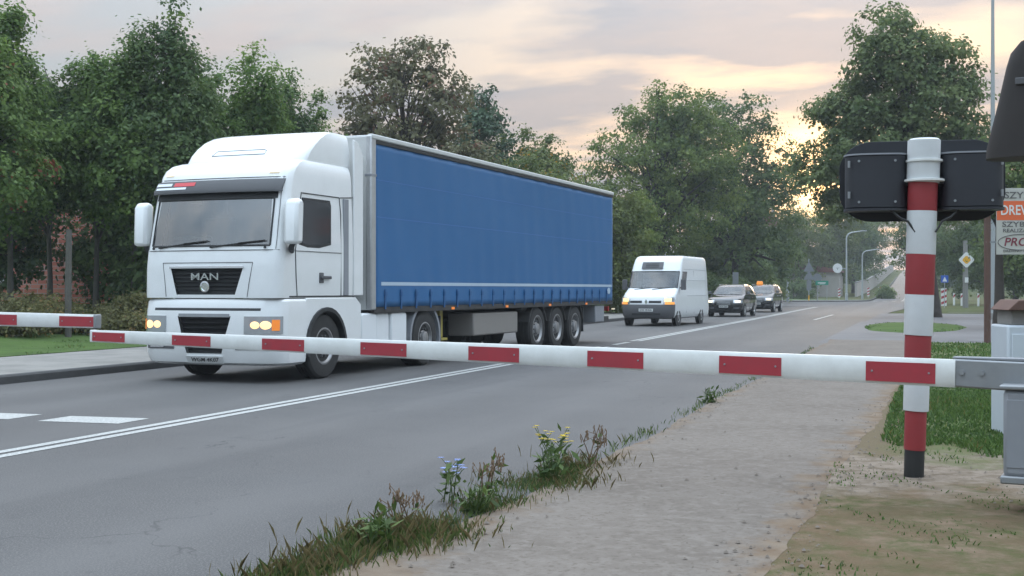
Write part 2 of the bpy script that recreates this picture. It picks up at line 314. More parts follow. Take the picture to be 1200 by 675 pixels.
# ------------------------------------------------------------------ mesh helpers
class MB:
    """collects shapes; build() links them as ONE mesh object"""
    def __init__(s): s.v = []; s.f = []
    def add(s, vs_, fs):
        o = len(s.v); s.v += [tuple(p) for p in vs_]; s.f += [tuple(i+o for i in f) for f in fs]; return s
    def box(s, x0, x1, y0, y1, z0, z1):
        v = [(x, y, z) for x in (x0, x1) for y in (y0, y1) for z in (z0, z1)]
        return s.add(v, [(0,1,3,2), (4,6,7,5), (0,4,5,1), (2,3,7,6), (0,2,6,4), (1,5,7,3)])
    def prism(s, poly, a0, a1, axis='x'):
        """poly in the other two axes (y,z) / (x,z) / (x,y), extruded along axis"""
        n = len(poly)
        def P(p, a): return {'x': (a, p[0], p[1]), 'y': (p[0], a, p[1]), 'z': (p[0], p[1], a)}[axis]
        v = [P(p, a0) for p in poly]+[P(p, a1) for p in poly]
        return s.add(v, [tuple(range(n))[::-1], tuple(range(n, 2*n))]+[(i, (i+1) % n, n+(i+1) % n, n+i) for i in range(n)])
    def tube(s, pts, rad, n=8, cap=True):
        pts = [Vector(p) for p in pts]; rad = rad if isinstance(rad, (list, tuple)) else [rad]*len(pts)
        v = []; up = None
        for i, p in enumerate(pts):
            d = (pts[min(i+1, len(pts)-1)]-pts[max(i-1, 0)]); d = d.normalized() if d.length > 1e-9 else Vector((0, 0, 1))
            ref = Vector((0, 0, 1)) if abs(d.z) < .9 else Vector((1, 0, 0))
            if up is None: up = (ref-d*ref.dot(d)).normalized()
            else:
                up = (up-d*up.dot(d)); up = up.normalized() if up.length > 1e-6 else (ref-d*ref.dot(d)).normalized()
            si = d.cross(up)
            for k in range(n):
                a = 2*math.pi*k/n; v.append(p+(up*math.cos(a)+si*math.sin(a))*rad[i])
        f = [(i*n+k, i*n+(k+1) % n, (i+1)*n+(k+1) % n, (i+1)*n+k) for i in range(len(pts)-1) for k in range(n)]
        if cap: f += [tuple(range(n))[::-1], tuple(range((len(pts)-1)*n, len(pts)*n))]
        return s.add(v, f)
    def lathe(s, prof, n=24, axis='z', c=(0, 0, 0)):
        """prof: (radius, height along axis)"""
        v = []
        for r, hgt in prof:
            for k in range(n):
                a = 2*math.pi*k/n; p, q = r*math.cos(a), r*math.sin(a)
                o = {'z': (p, q, hgt), 'x': (hgt, p, q), 'y': (p, hgt, q)}[axis]
                v.append((o[0]+c[0], o[1]+c[1], o[2]+c[2]))
        f = [(i*n+k, i*n+(k+1) % n, (i+1)*n+(k+1) % n, (i+1)*n+k) for i in range(len(prof)-1) for k in range(n)]
        f += [tuple(range(n))[::-1], tuple(range((len(prof)-1)*n, len(prof)*n))]
        return s.add(v, f)
    def build(s, name, m_, parent=None, smooth=True, bevel=0, angle=35, solid=0):
        me = bpy.data.meshes.new(name); me.from_pydata(s.v, [], s.f); me.update()
        import bmesh
        bm = bmesh.new(); bm.from_mesh(me); bmesh.ops.recalc_face_normals(bm, faces=bm.faces); bm.to_mesh(me); bm.free()
        if smooth: me.shade_smooth(); me.set_sharp_from_angle(angle=R(angle))
        ob = bpy.data.objects.new(name, me); COL.objects.link(ob)
        me.materials.append(MATS[m_])
        if parent: ob.parent = parent
        if bevel:
            b = ob.modifiers.new('bevel', 'BEVEL'); b.width = bevel; b.segments = 2; b.limit_method = 'ANGLE'; b.angle_limit = R(40)
        if solid:
            sm = ob.modifiers.new('solid', 'SOLIDIFY'); sm.thickness = solid; sm.offset = -1
        return ob
def box(name, m_, parent, x0, x1, y0, y1, z0, z1, bevel=.01): return MB().box(x0, x1, y0, y1, z0, z1).build(name, m_, parent, bevel=bevel)
def tag(o, label, cat=None, group=None, kind=None):
    if label: o['label'] = label
    if cat: o['category'] = cat
    if group: o['group'] = group
    if kind: o['kind'] = kind
    return o
def thing(name, label, cat, loc=(0, 0, 0), rz=0, group=None):
    o = bpy.data.objects.new(name, None); COL.objects.link(o); o.location = loc; o.rotation_euler = (0, 0, rz); o.empty_display_size = .2
    return tag(o, label, cat, group)
def text_mesh(name, body, size, m_, parent, loc, rot, extrude=.002, squash=1.0, center=True, shear=0.):
    cu = bpy.data.curves.new(name, 'FONT'); cu.body = body; cu.size = size; cu.extrude = extrude; cu.shear = shear; cu.resolution_u = 3
    cu.align_x = 'CENTER' if center else 'LEFT'; cu.align_y = 'CENTER'; cu.offset = size*.012
    tmp = bpy.data.objects.new('tmp', cu); COL.objects.link(tmp)
    dg = bpy.context.evaluated_depsgraph_get(); me = bpy.data.meshes.new_from_object(tmp.evaluated_get(dg))
    bpy.data.objects.remove(tmp); bpy.data.curves.remove(cu)
    o = bpy.data.objects.new(name, me); COL.objects.link(o); me.materials.clear(); me.materials.append(MATS[m_])
    o.parent = parent; o.location = loc; o.rotation_euler = rot; o.scale = (squash, 1, 1); return o
_ca, _sa = math.cos(R(CAM_YAW)), math.sin(R(CAM_YAW))
def spot(px, depth):
    """plan position seen at picture column px (of 1200) at this distance"""
    xc = (px-600)/FPX*depth; return (xc*_ca-depth*_sa, xc*_sa+depth*_ca)
def height(py, depth): return CAM_H-(py-339)*depth/FPX

# ------------------------------------------------------------------ terrain, roads
def sstep(a, b, x):
    t = np.clip((x-a)/(b-a), 0, 1); return t*t*(3-2*t)
def terr(x, y):
    x = np.asarray(x, float); y = np.asarray(y, float)
    z = -.03+0*x
    z = z+sstep(-19.5, -27, x)*.75*sstep(120, 90, y)              # low bank under the tree row
    z = z+sstep(150, 430, y)*7.6+np.clip(y-430, 0, 600)*.008      # rise beyond the junction
    return z
def tz(x, y): return float(terr(x, y))
def sheet(name, xs, ys, zf, m_, parent=None, kind='structure'):
    X, Y = np.meshgrid(xs, ys); Z = zf(X, Y); nx = len(xs)
    v = np.stack([X.ravel(), Y.ravel(), Z.ravel()], 1).tolist()
    f = [(j*nx+i, j*nx+i+1, (j+1)*nx+i+1, (j+1)*nx+i) for j in range(len(ys)-1) for i in range(nx-1)]
    me = bpy.data.meshes.new(name); me.from_pydata(v, [], f); me.shade_smooth(); me.materials.append(MATS[m_])
    o = bpy.data.objects.new(name, me); COL.objects.link(o)
    if kind: o['kind'] = kind
    return o
def strip(name, left, right, ys, dz, m_, jitter=0, seed=0, nx=6):
    """ground strip between x=left(y) and x=right(y)"""
    rng = np.random.default_rng(seed); v = []; f = []
    ys = list(ys)
    for y in ys:
        a = left(y) + (rng.normal()*jitter if jitter else 0); b = right(y) + (rng.normal()*jitter if jitter else 0)
        for k in range(nx+1):
            x = a+(b-a)*k/nx; v.append((x, y, tz(x, y)+.03+dz))
    n = nx+1
    f = [(j*n+i, j*n+i+1, (j+1)*n+i+1, (j+1)*n+i) for j in range(len(ys)-1) for i in range(nx)]
    me = bpy.data.meshes.new(name); me.from_pydata(v, [], f); me.shade_smooth(); me.materials.append(MATS[m_])
    o = bpy.data.objects.new(name, me); COL.objects.link(o); o['kind'] = 'structure'; return o
gx = np.unique(np.concatenate([np.linspace(-900, -120, 14), np.linspace(-120, 90, 71), np.linspace(90, 900, 14)]))
gy = np.unique(np.concatenate([np.linspace(-120, 0, 7), np.linspace(0, 160, 41), np.linspace(160, 460, 31), np.linspace(460, 1500, 12)]))
sheet('ground', gx, gy, terr, 'hill_grass')
LK, RE, CL = -12.9, -2.5, -7.45                     # left kerb, right road edge, centre line
def interp(pts): xs, vs_ = zip(*pts); return lambda y: float(np.interp(y, xs, vs_))
road_l = interp([(-60, LK), (92, LK), (96, -13.6), (100, -16), (103, -20), (104, -80), (141, -80), (142.5, -20), (144, -10), (147, -7.2), (150, -6.3), (700, -6.3)])
road_r = interp([(-60, RE+.35), (6, RE+.1), (78, RE+.35), (100, -1.2), (130, .9), (150, 1.3), (700, 1.3)])
ys = sorted(set(list(np.arange(-60, 90, 5.))+list(np.arange(90, 152, 1.))+list(np.arange(152, 700, 8.))))
strip('road', road_l, road_r, ys, 0, 'asphalt', nx=8)

# markings --------------------------------------------------------
def marking(name, x0, x1, y0, y1, dz=.004, n=1, skew=0., cl=None):
    mb = MB(); ysq = np.linspace(y0, y1, n+1); v = []
    for y in ysq:
        o = (cl(y) if cl else 0)
        for x in (x0, x1): v.append((x+o+(skew if x == x1 else 0)*0, y+(skew if x == x1 else 0), tz(x, y)+.03+dz))
    mb.add(v, [(2*i, 2*i+1, 2*i+3, 2*i+2) for i in range(n)])
    o = mb.build(name, 'marking', smooth=False); o['kind'] = 'structure'; return o
clx = interp([(-60, 0), (30, 0), (60, -.25), (90, -.7), (120, -.9)])
for dx in (-.16, .04):
    marking('centre_line', CL+dx, CL+dx+.12, -40, 29.5, n=14)
    marking('centre_line', CL+dx, CL+dx+.12, 33.0, 101, n=14, cl=clx)
marking('centre_dash', CL-.10, CL+.06, 30.6, 32.2)
for x in (-8.95, -10.35, -11.75): marking('stop_block', x, x+.98, 10.95, 11.5, skew=.05)
marking('lane_dash', -4.95, -4.8, 58.5, 70.5)
for i in range(7): marking('crossing_block', -5.9+i*1.02, -5.4+i*1.02, 150.5, 152.5, dz=.012)
for dx in (-.18, .08): marking('centre_line', -2.6+dx, -2.6+dx+.14, 153, 440, dz=.03, n=40)

# left pavement with kerb ----------------------------------------
def kerb_path(name, pts, w, h_, m_):
    """kerb with a bevelled top edge along plan points; the road lies on the right-hand side of the run"""
    v = []; n = 5
    P = [Vector((p[0], p[1])) for p in pts]
    for i, p in enumerate(P):
        d = (P[min(i+1, len(P)-1)]-P[max(i-1, 0)]).normalized(); nrm = Vector((-d.y, d.x))
        z = tz(p.x, p.y)+.03
        for o, zz in ((0, -.1), (0, h_-.025), (.025, h_), (w, h_), (w, -.1)): v.append((p.x+nrm.x*o, p.y+nrm.y*o, z+zz))
    f = [(i*n+k, i*n+k+1, (i+1)*n+k+1, (i+1)*n+k) for i in range(len(P)-1) for k in range(n-1)]
    o = MB().add(v, f).build(name, m_, angle=25); o['kind'] = 'structure'; return o
kl = [(LK, y) for y in np.arange(-60, 93, 3.)]+[(-13.1, 94.5), (-13.7, 97), (-15, 99.5), (-17, 101.4), (-20, 102.6), (-40, 103.2)]
kerb_path('kerb', kl, .16, .13, 'kerb')
pav_out = interp([(-60, -16.5), (96, -16.5)])
strip('pavement', pav_out, lambda y: LK-.16, np.arange(-60, 95, 3.), .124, 'pavement_left', nx=4)
verge_out = lambda y: -23.0
strip('verge', lambda y: -40, pav_out, np.arange(-60, 99, 1.5), .135, 'turf', nx=14)
# far corner beyond the junction
kc = [(-60, 142.6), (-22, 143.0), (-14, 144.2), (-9.5, 146.2), (-7.2, 149), (-6.4, 153), (-6.4, 170), (-6.4, 200), (-6.4, 240), (-6.4, 300)]
kerb_path('kerb', [(x, y) for x, y in kc], .2, .13, 'kerb')
def poly_sheet(name, pts, dz, m_, kind='structure'):
    me = bpy.data.meshes.new(name); me.from_pydata([(x, y, tz(x, y)+.03+dz) for x, y in pts], [], [tuple(range(len(pts)))]); me.materials.append(MATS[m_])
    o = bpy.data.objects.new(name, me); COL.objects.link(o); o['kind'] = kind; return o
poly_sheet('pavement', [(-60, 142.9), (-22, 143.2), (-14, 144.4), (-9.6, 146.5), (-7.4, 149.2), (-6.6, 153), (-6.6, 156), (-12, 153.5), (-20, 149), (-60, 147)], .122, 'pavement_left')
poly_sheet('verge', [(-60, 147), (-20, 149), (-12, 153.5), (-11, 160), (-60, 160)], .128, 'turf')

# right footpath, verge, soil, side street ------------------------
path_l = interp([(-10, -3.5), (5.0, -2.85), (6.5, -2.66), (8.0, RE), (60, RE)])
path_r = interp([(-10, -1.0), (6.6, -.75), (11.4, -.57), (16.7, -.42), (26, -.2), (40, .1)])
rj = np.random.default_rng(4)
def rough_edge(fn, amp, seed):
    r = np.random.default_rng(seed); ph = r.uniform(0, 6.3, 5); fr = (.9, 2.3, 5.1, 11.3, 23.7)
    return lambda y: fn(y)+amp*sum(math.sin(y*f_+p)/(k+1) for k, (f_, p) in enumerate(zip(fr, ph)))
strip('footpath', rough_edge(path_l, .035, 1), rough_edge(path_r, .03, 2), np.arange(-8, 35.6, .1), .012, 'footpath', nx=8)
def right_ground_mat():
    """soil by the track, a gravelly band, then turf, blended by ragged noise"""
    m_ = bpy.data.materials.new('right_ground'); m_.use_nodes = True; nt = m_.node_tree; N = nt.nodes; b = N['Principled BSDF']; Lk = nt.links
    tc = N.new('ShaderNodeTexCoord'); sp = N.new('ShaderNodeSeparateXYZ'); Lk.new(tc.outputs['Object'], sp.inputs[0])
    def nz(scale, lo, hi, off=0):
        mp = N.new('ShaderNodeMapping'); mp.inputs['Location'].default_value = (off, off, 0); Lk.new(tc.outputs['Object'], mp.inputs[0])
        n = N.new('ShaderNodeTexNoise'); n.inputs['Scale'].default_value = scale; n.inputs['Detail'].default_value = 8; n.inputs['Roughness'].default_value = .68; Lk.new(mp.outputs[0], n.inputs['Vector'])
        r = N.new('ShaderNodeMapRange'); r.inputs[1].default_value = lo; r.inputs[2].default_value = hi; Lk.new(n.outputs['Fac'], r.inputs[0]); return r.outputs[0]
    def mix(f, a_, b_):
        x = N.new('ShaderNodeMix'); x.data_type = 'RGBA'
        for i, q in ((0, f), (6, a_), (7, b_)):
            if isinstance(q, tuple): x.inputs[i].default_value = (*q, 1)
            else: Lk.new(q, x.inputs[i])
        return x.outputs[2]
    def M(op, a_, b_):
        x = N.new('ShaderNodeMath'); x.operation = op
        for i, q in enumerate((a_, b_)):
            if isinstance(q, (int, float)): x.inputs[i].default_value = q
            else: Lk.new(q, x.inputs[i])
        return x.outputs[0]
    def above(c, w):
        y = M('ADD', sp.outputs[1], M('MULTIPLY', nz(.9, .2, .8, c), 2.4)); r = N.new('ShaderNodeMapRange'); r.inputs[1].default_value = c+1.2-w; r.inputs[2].default_value = c+1.2+w; Lk.new(y, r.inputs[0]); return r.outputs[0]
    soil = mix(nz(2.2, .4, .62), mix(nz(.8, .42, .6, 5), (.145, .098, .062), (.095, .078, .042)), mix(nz(5, .4, .6, 9), (.075, .082, .032), (.18, .13, .09)))
    grav = mix(nz(6, .42, .62, 3), (.24, .195, .155), (.14, .11, .08)); turf = mix(nz(1.4, .42, .62, 8), (.085, .115, .042), (.13, .125, .065))
    edge = N.new('ShaderNodeMapRange'); edge.inputs[1].default_value = -.65; edge.inputs[2].default_value = -.05
    Lk.new(M('ADD', sp.outputs[0], M('MULTIPLY', nz(1.6, .2, .8, 2), -.5)), edge.inputs[0])
    turf2 = mix(edge.outputs[0], (.14, .11, .07), turf)
    c = mix(above(11.0, .35), mix(above(8.9, .3), soil, grav), turf2)
    Lk.new(c, b.inputs['Base Color']); b.inputs['Roughness'].default_value = .97; b.inputs['Specular IOR Level'].default_value = .1
    n = N.new('ShaderNodeTexNoise'); n.inputs['Scale'].default_value = 45; n.inputs['Detail'].default_value = 6; Lk.new(tc.outputs['Object'], n.inputs['Vector'])
    bp = N.new('ShaderNodeBump'); bp.inputs['Strength'].default_value = .9; bp.inputs['Distance'].default_value = .015; Lk.new(n.outputs['Fac'], bp.inputs['Height']); Lk.new(bp.outputs[0], b.inputs['Normal'])
    MATS['right_ground'] = m_
right_ground_mat()
strip('verge', rough_edge(lambda y: path_r(y)-.15, .03, 2), lambda y: 40, np.arange(-4, 34.6, .3), .0105, 'right_ground', nx=14)
poly_sheet('side_street', [(RE+.02, 55), (RE+.02, 75), (6, 76), (60, 80), (60, 63), (8, 57), (4, 50), (3.6, 40), (20, 39.2), (20, 36), (1.5, 35.2), (-.2, 37), (-1.9, 41), (1.2, 46), (2.0, 51), (.2, 55)], .006, 'asphalt_far')
poly_sheet('side_street', [(-2.7, 33.5), (3.4, 33.5), (3.4, 56), (-2.7, 56)], .002, 'asphalt_far')
def island():
    v = [(-.45, 48, .10)]; n = 40
    for r_, z in ((.6, .085), (.9, .05), (1.0, .0)):
        for k in range(n): a = 2*math.pi*k/n; w_ = r_*(1+.05*math.sin(3*a+1)+.04*math.sin(7*a)); v.append((-.45+1.75*w_*math.cos(a), 48+6*w_*math.sin(a), z))
    f = [(0, 1+k, 1+(k+1) % n) for k in range(n)]+[(1+i*n+k, 1+i*n+n+k, 1+i*n+n+(k+1) % n, 1+i*n+(k+1) % n) for i in range(2) for k in range(n)]
    o = MB().add(v, f).build('verge', 'turf', angle=80); o['kind'] = 'structure'
island()
poly_sheet('side_kerb', [(1.2, 77.0), (6, 76.3), (60, 80.4), (60, 81), (6, 77), (1.2, 77.7)], .06, 'stone_sett')

# ------------------------------------------------------------------ vegetation builders
def leaf_object(name, C, A, B, tint, m_, parent):
    """diamond leaf per row: centre C, half axes A (length) and B (width)"""
    n = len(C); V = np.empty((n, 4, 3), np.float32)
    V[:, 0] = C-A; V[:, 1] = C+B-A*.1; V[:, 2] = C+A; V[:, 3] = C-B-A*.1
    me = bpy.data.meshes.new(name); me.vertices.add(4*n); me.vertices.foreach_set('co', V.ravel())
    me.loops.add(4*n); me.loops.foreach_set('vertex_index', np.arange(4*n, dtype=np.int32))
    me.polygons.add(n); me.polygons.foreach_set('loop_start', np.arange(0, 4*n, 4, dtype=np.int32))
    me.update(calc_edges=True)
    at = me.attributes.new('tint', 'FLOAT', 'POINT'); at.data.foreach_set('value', np.repeat(np.clip(tint, 0, 1), 4).astype(np.float32))
    me.materials.append(MATS[m_]); o = bpy.data.objects.new(name, me); COL.objects.link(o); o.parent = parent; return o
def unit(a): return a/np.maximum(np.linalg.norm(a, axis=1, keepdims=True), 1e-9)
def crown(name, parent, blobs, nclump, per, leaf, m_, seed, rad=.8, hollow=.35, flat=.6, droop=.25, up=.55):
    rng = np.random.default_rng(seed); bl = np.array(blobs, float)
    wgt = (bl[:, 3]*bl[:, 4]*bl[:, 5])**(2/3); wgt /= wgt.sum()
    bi = rng.choice(len(bl), nclump, p=wgt); d = unit(rng.normal(size=(nclump, 3)))
    rr = (hollow**3+(1-hollow**3)*rng.random(nclump))**(1/3)*rng.uniform(.86, 1.10, nclump)
    cc = bl[bi, :3]+d*bl[bi, 3:6]*rr[:, None]
    cr = rad*rng.uniform(.55, 1.35, nclump)
    k = rng.poisson(per*(cr/rad)**1.6); idx = np.repeat(np.arange(nclump), k); n = len(idx)
    loc = rng.normal(size=(n, 3))*np.array([.5, .5, .5*flat]); C = cc[idx]+loc*cr[idx, None]
    C[:, 2] -= droop*(np.linalg.norm(loc[:, :2], axis=1)**2)*cr[idx]
    nrm = unit(rng.normal(size=(n, 3))*.6+np.array([0, 0, up])+.7*unit(loc)+.6*d[idx]); ax = rng.normal(size=(n, 3)); ax = unit(ax-nrm*(ax*nrm).sum(1, keepdims=True))
    bx_ = np.cross(nrm, ax); ln = leaf*rng.uniform(.6, 1.35, n)[:, None]
    clump_t = rng.normal(size=nclump)*.17; tint = .48+clump_t[idx]+rng.normal(size=n)*.16
    return leaf_object(name, C, ax*ln*.5, bx_*ln*.33, tint, m_, parent), cc
def stems(name, parent, targets, base_r, top, m_, seed, nlimb=22, wob=.25, n=7, lean=(0, 0), start=.25):
    rng = np.random.default_rng(seed); mb = MB(); hh = top
    ctrl = [Vector((lean[0]*t+wob*rng.normal()*t, lean[1]*t+wob*rng.normal()*t, hh*t)) for t in np.linspace(0, 1, 7)]; ctrl[0] = Vector((0, 0, -.15))
    rads = [base_r*(1.35 if i == 0 else 1)*(1-.86*i/6) for i in range(7)]
    mb.tube(ctrl, rads, n)
    tg = targets[rng.permutation(len(targets))[:nlimb]]
    for t in tg:
        tv = Vector(t); fr = np.clip((tv.z/hh)*rng.uniform(.45, .8), start, .92); i = fr*6; a = int(i); p0 = ctrl[a].lerp(ctrl[min(a+1, 6)], i-a)
        r0 = base_r*(1-.86*fr)*.55; mid = p0.lerp(tv, .5)+Vector((rng.normal()*.3, rng.normal()*.3, .12*(tv-p0).length)); L_ = (tv-p0).length
        mb.tube([p0, p0.lerp(mid, .5)+Vector((0, 0, .03*L_)), mid, tv], [r0, r0*.75, r0*.5, r0*.16], 5)
        for q in range(2):
            e = mid+Vector((np.clip(rng.normal(), -1, 1)*L_*.22, np.clip(rng.normal(), -1, 1)*L_*.22, min(1, abs(rng.normal()))*L_*.18)); mb.tube([mid, mid.lerp(e, .55)+Vector((0, 0, .05)), e], [r0*.4, r0*.25, r0*.1], 4)
    return mb.build(name, m_, parent, angle=60)
def tree(name, label, px, depth, base_z, blobs, trunk_r, top, leafm, seed, nclump=160, per=90, leaf=.2, rad=.8, bark='bark', nlimb=22, group=None, rz=0, **kw):
    x, y = spot(px, depth); t = thing(name, label, 'tree', (x, y, base_z if base_z is not None else tz(x, y)), rz, group)
    lk = {k: kw.pop(k) for k in ('wob', 'lean', 'start') if k in kw}
    _, cc = crown('crown', t, blobs, nclump, per, leaf, leafm, seed, rad, **kw)
    stems('trunk', t, cc, trunk_r, top, bark, seed+5, nlimb, **lk); return t
def row_blobs(h_, w, spires, seed, low=.42):
    """column of foliage with pointed leading shoots"""
    r = random.Random(seed); b = [(0, 0, h_*low, w, w, h_*(.22 if low < .5 else .15)), (r.uniform(-.4, .4), 0, h_*.58, w*.85, w*.85, h_*.20), (r.uniform(-.3, .3), 0, h_*.72, w*.5, w*.5, h_*.16)]
    for k in range(spires):
        a = r.uniform(-.55, .55)*w; t = r.uniform(.74, .92); b.append((a, r.uniform(-.4, .4)*w, h_*t-h_*.06, w*.12, w*.12, h_*.13))
    b.append((0, 0, h_*.87, w*.12, w*.12, h_*.15)); return b
#            px  depth  height half-width spires
ROW = [(-40, 33, 9.4, 2.2, 3), (12, 35, 9.0, 1.9, 3), (58, 37, 8.0, 1.8, 4), (112, 37, 8.2, 1.9, 4), (157, 36, 9.3, 1.7, 2), (203, 36, 9.9, 1.7, 2), (250, 40, 8.7, 2.0, 4), (296, 41, 9.3, 2.1, 5), (338, 43, 8.9, 2.1, 5), (374, 45, 7.9, 1.9, 5)]
ROWL = ['tall maple at the left frame edge, orange tinted leaves', 'broad young maple second from the left frame edge', 'low maple in front of the red brick wall', 'green maple with a jagged top above the thin grey pole', 'slim maple with a single thin leading shoot left of the truck', 'tallest pointed maple rising behind the truck cab', 'dark green maple in the dip right of the tallest pointed maple', 'bushy maple with many shoots above the cab roof', 'green maple behind the cab roof deflector', 'last short maple of the row touching the trailer front corner']
for i, ((px, dp, hh, w, sp), lb) in enumerate(zip(ROW, ROWL)):
    tree('maple_tree', lb, px, dp, None, row_blobs(hh, w, sp+2, i+3, (.42, .52, .64, .62, .50, .44, .42, .42, .42, .42)[i]), .09, hh*.93, 'leaf_row_orange' if i == 0 else 'leaf_row' if i % 3 != 2 else 'leaf_row_dark', 100+i, nclump=330, per=115, leaf=.125, rad=.42, bark='bark_grey', nlimb=26, group='row of young maples on the left bank', hollow=.15, flat=.75, wob=.1)
for i, (px, dp, hh, w) in enumerate([(-20, 40, 6.4, 2.4), (10, 50, 6.5, 2.0), (150, 42, 6.4, 2.2), (225, 45, 7.6, 2.6), (285, 47, 7.6, 2.6), (345, 49, 7.4, 2.6), (384, 52, 6.6, 2.2), (205, 37, 3.6, 1.9)]):
    tree('hazel_tree', ['dark hazel behind the leftmost maples', 'dark hazel behind the second maple from the left', 'dark hazel beside the red brick wall', 'dark hazel behind the left truck mirror', 'dark hazel behind the cab visor', 'dark hazel filling the gap above the cab', 'dark hazel at the trailer front corner', 'low hazel beside the truck windscreen'][i], px, dp, None, [(0, 0, hh*.38, w, w, hh*.36), (.5, 0, hh*.62, w*.8, w*.8, hh*.32)], .1, hh*.8, 'leaf_row_dark', 150+i, nclump=150, per=110, leaf=.19, rad=.7, group='dark understorey behind the maples', hollow=.1)
# brush along the foot of the row
for i, (px, dp, hh, w) in enumerate([(-10, 31, 1.3, 1.5), (35, 32.5, 1.2, 1.2), (120, 33, 1.0, 1.3), (152, 34, 1.4, 1.2), (180, 32.5, .9, .9), (560, 70, 1.5, 2.4)][:5]):
    x, y = spot(px, dp); t = thing('brush', ['yellowing brush at the far left under the maples', 'leafy brush left of the thin grey pole', 'low brush right of the thin grey pole', 'dry yellow brush near the truck mirror', 'small dry brush beside the truck front'][i], 'bush', (x, y, tz(x, y)), 0, 'brush under the maples')
    _, cc = crown('crown', t, [(0, 0, hh*.45, w, w*.8, hh*.5), (w*.5, .2, hh*.4, w*.6, w*.6, hh*.4)], 70, 90, .09, 'leaf_brush', 170+i, .34, hollow=.1)
    stems('stem', t, cc, .03, hh*.8, 'bark', 180+i, 14, n=5, wob=.1)
x, y = spot(80, 31.5); t = tag(MB().tube([(0, 0, -.2), (0, 0, 1.4), (.02, 0, 2.9)], [.085, .08, .07], 10).build('pole', 'bark_grey'), 'thin grey pole standing among the maples on the left', 'pole'); t.location = (x, y, tz(x, y))

# trees behind the trailer and beyond -------------------------------
tree('autumn_tree', 'thin reddish brown autumn tree above the trailer front', 474, 62, 0, [(-.4, 0, 10.2, 3.0, 2.6, 3.1), (2.0, 0, 10.6, 2.0, 2.0, 2.3), (-1.5, 0, 12.4, 1.6, 1.5, 1.5), (.6, .3, 12.8, 1.7, 1.6, 1.2), (-2.4, 0, 9.4, 1.3, 1.2, 2.0), (0, 0, 7.0, 2.6, 2.4, 2.2)], .22, 13.2, 'leaf_autumn', 301, nclump=250, per=50, leaf=.23, rad=.6, hollow=.3, nlimb=60, wob=.2)
tree('conifer_tree', 'dark green conifer behind the reddish autumn tree', 566, 68, 0, [(0, 0, 4.5, 2.6, 2.6, 2.6), (-.3, 0, 7.4, 2.2, 2.1, 2.2), (0, 0, 9.6, 1.7, 1.6, 1.9), (.1, 0, 11.3, 1.0, 1.0, 1.3)], .22, 12.2, 'leaf_conifer', 302, nclump=200, per=110, leaf=.2, rad=.7, hollow=.1)
tree('rust_tree', 'small rust brown tree low behind the trailer roof', 520, 60, 0, [(0, 0, 6.0, 2.2, 2, 2.4), (1.4, 0, 7.0, 1.6, 1.6, 1.6)], .15, 8, 'leaf_autumn', 303, nclump=120, per=100, leaf=.18, rad=.6)
tree('yellowing_tree', 'yellow flecked tree between the conifer and the big lime', 628, 72, 0, [(0, 0, 6.5, 2.9, 2.6, 3.4), (-1.0, 0, 9.3, 1.5, 1.4, 1.6), (.9, 0, 8.8, 1.7, 1.5, 1.7), (2.4, 0, 6.6, 1.6, 1.5, 2.0)], .2, 10, 'leaf_yellowing', 304, nclump=190, per=80, leaf=.2, rad=.6, wob=.2)
tree('shrubby_tree', 'olive shrubby tree above the rear half of the trailer', 592, 58, 0, [(0, 0, 4.6, 2.4, 2, 3.0), (1.5, 0, 5.3, 2.0, 1.8, 2.4)], .14, 7.2, 'leaf_yellowing', 305, nclump=150, per=100, leaf=.17, rad=.6)
tree('bushy_tree', 'mid green bushy tree at the rear end of the trailer', 690, 66, 0, [(0, 0, 3.2, 2.8, 2.3, 3.0), (-.6, 0, 6.0, 2.1, 1.9, 2.2), (1.5, 0, 4.6, 1.8, 1.7, 2.6)], .16, 7.5, 'leaf_willow', 306, nclump=190, per=100, leaf=.18, rad=.6, hollow=.1)
tree('bushy_tree', 'low leafy tree left of the white van', 728, 68, 0, [(0, 0, 2.6, 2.0, 1.9, 2.5), (.5, 0, 4.9, 1.5, 1.4, 1.9)], .13, 6, 'leaf_lime', 307, nclump=140, per=100, leaf=.18, rad=.55, hollow=.1)
tree('lime_tree', 'big round lime tree with dense green crown behind the van', 775, 92, 0, [(-.2, 0, 10.4, 5.0, 4.6, 5.4), (-2.6, 0, 7.6, 3.4, 3.2, 4.6), (2.6, 0, 9.8, 4.0, 3.8, 5.2), (1.2, 0, 14.2, 3.4, 3.1, 3.0), (-1, 0, 4.4, 4.6, 4, 3.4)], .38, 16, 'leaf_lime', 308, nclump=520, per=100, leaf=.24, rad=.85, hollow=.25, nlimb=40)
tree('oak_tree', 'tall dark tree with ragged right side above the black cars', 862, 102, 0, [(-.4, 0, 10.4, 4.4, 4.2, 5.2), (.0, 0, 15.0, 3.4, 3.0, 2.8), (2.6, 0, 8.0, 3.4, 3.2, 4.0), (-1.8, 0, 8.0, 4.0, 3.6, 4.6), (2.8, 0, 12.2, 2.2, 2, 2.2), (1.4, 0, 4.6, 4.4, 3.6, 2.8)], .4, 15.4, 'leaf_far', 309, nclump=380, per=85, leaf=.27, rad=.85, hollow=.3, nlimb=50, wob=.4)
FAR = [(890, 132, 8.5, 3.6, 'leaf_far', 'dark tree under the sunset glow left of the signs'), (936, 182, 14.0, 5.0, 'leaf_willow', 'pale green willow behind the grey sign backs'), (972, 188, 17.5, 5.6, 'leaf_willow', 'tall yellow green willow behind the first street lamp'), (1000, 200, 15.0, 4.6, 'leaf_far', 'dark green tree behind the two street lamps'), (1012, 232, 18.0, 5.0, 'leaf_far', 'far tree arching over the uphill road'), (850, 118, 6.0, 4.0, 'leaf_far', 'dark low tree directly behind the black cars'), (800, 105, 5.0, 4.0, 'leaf_lime', 'dark low tree directly behind the van roof')]
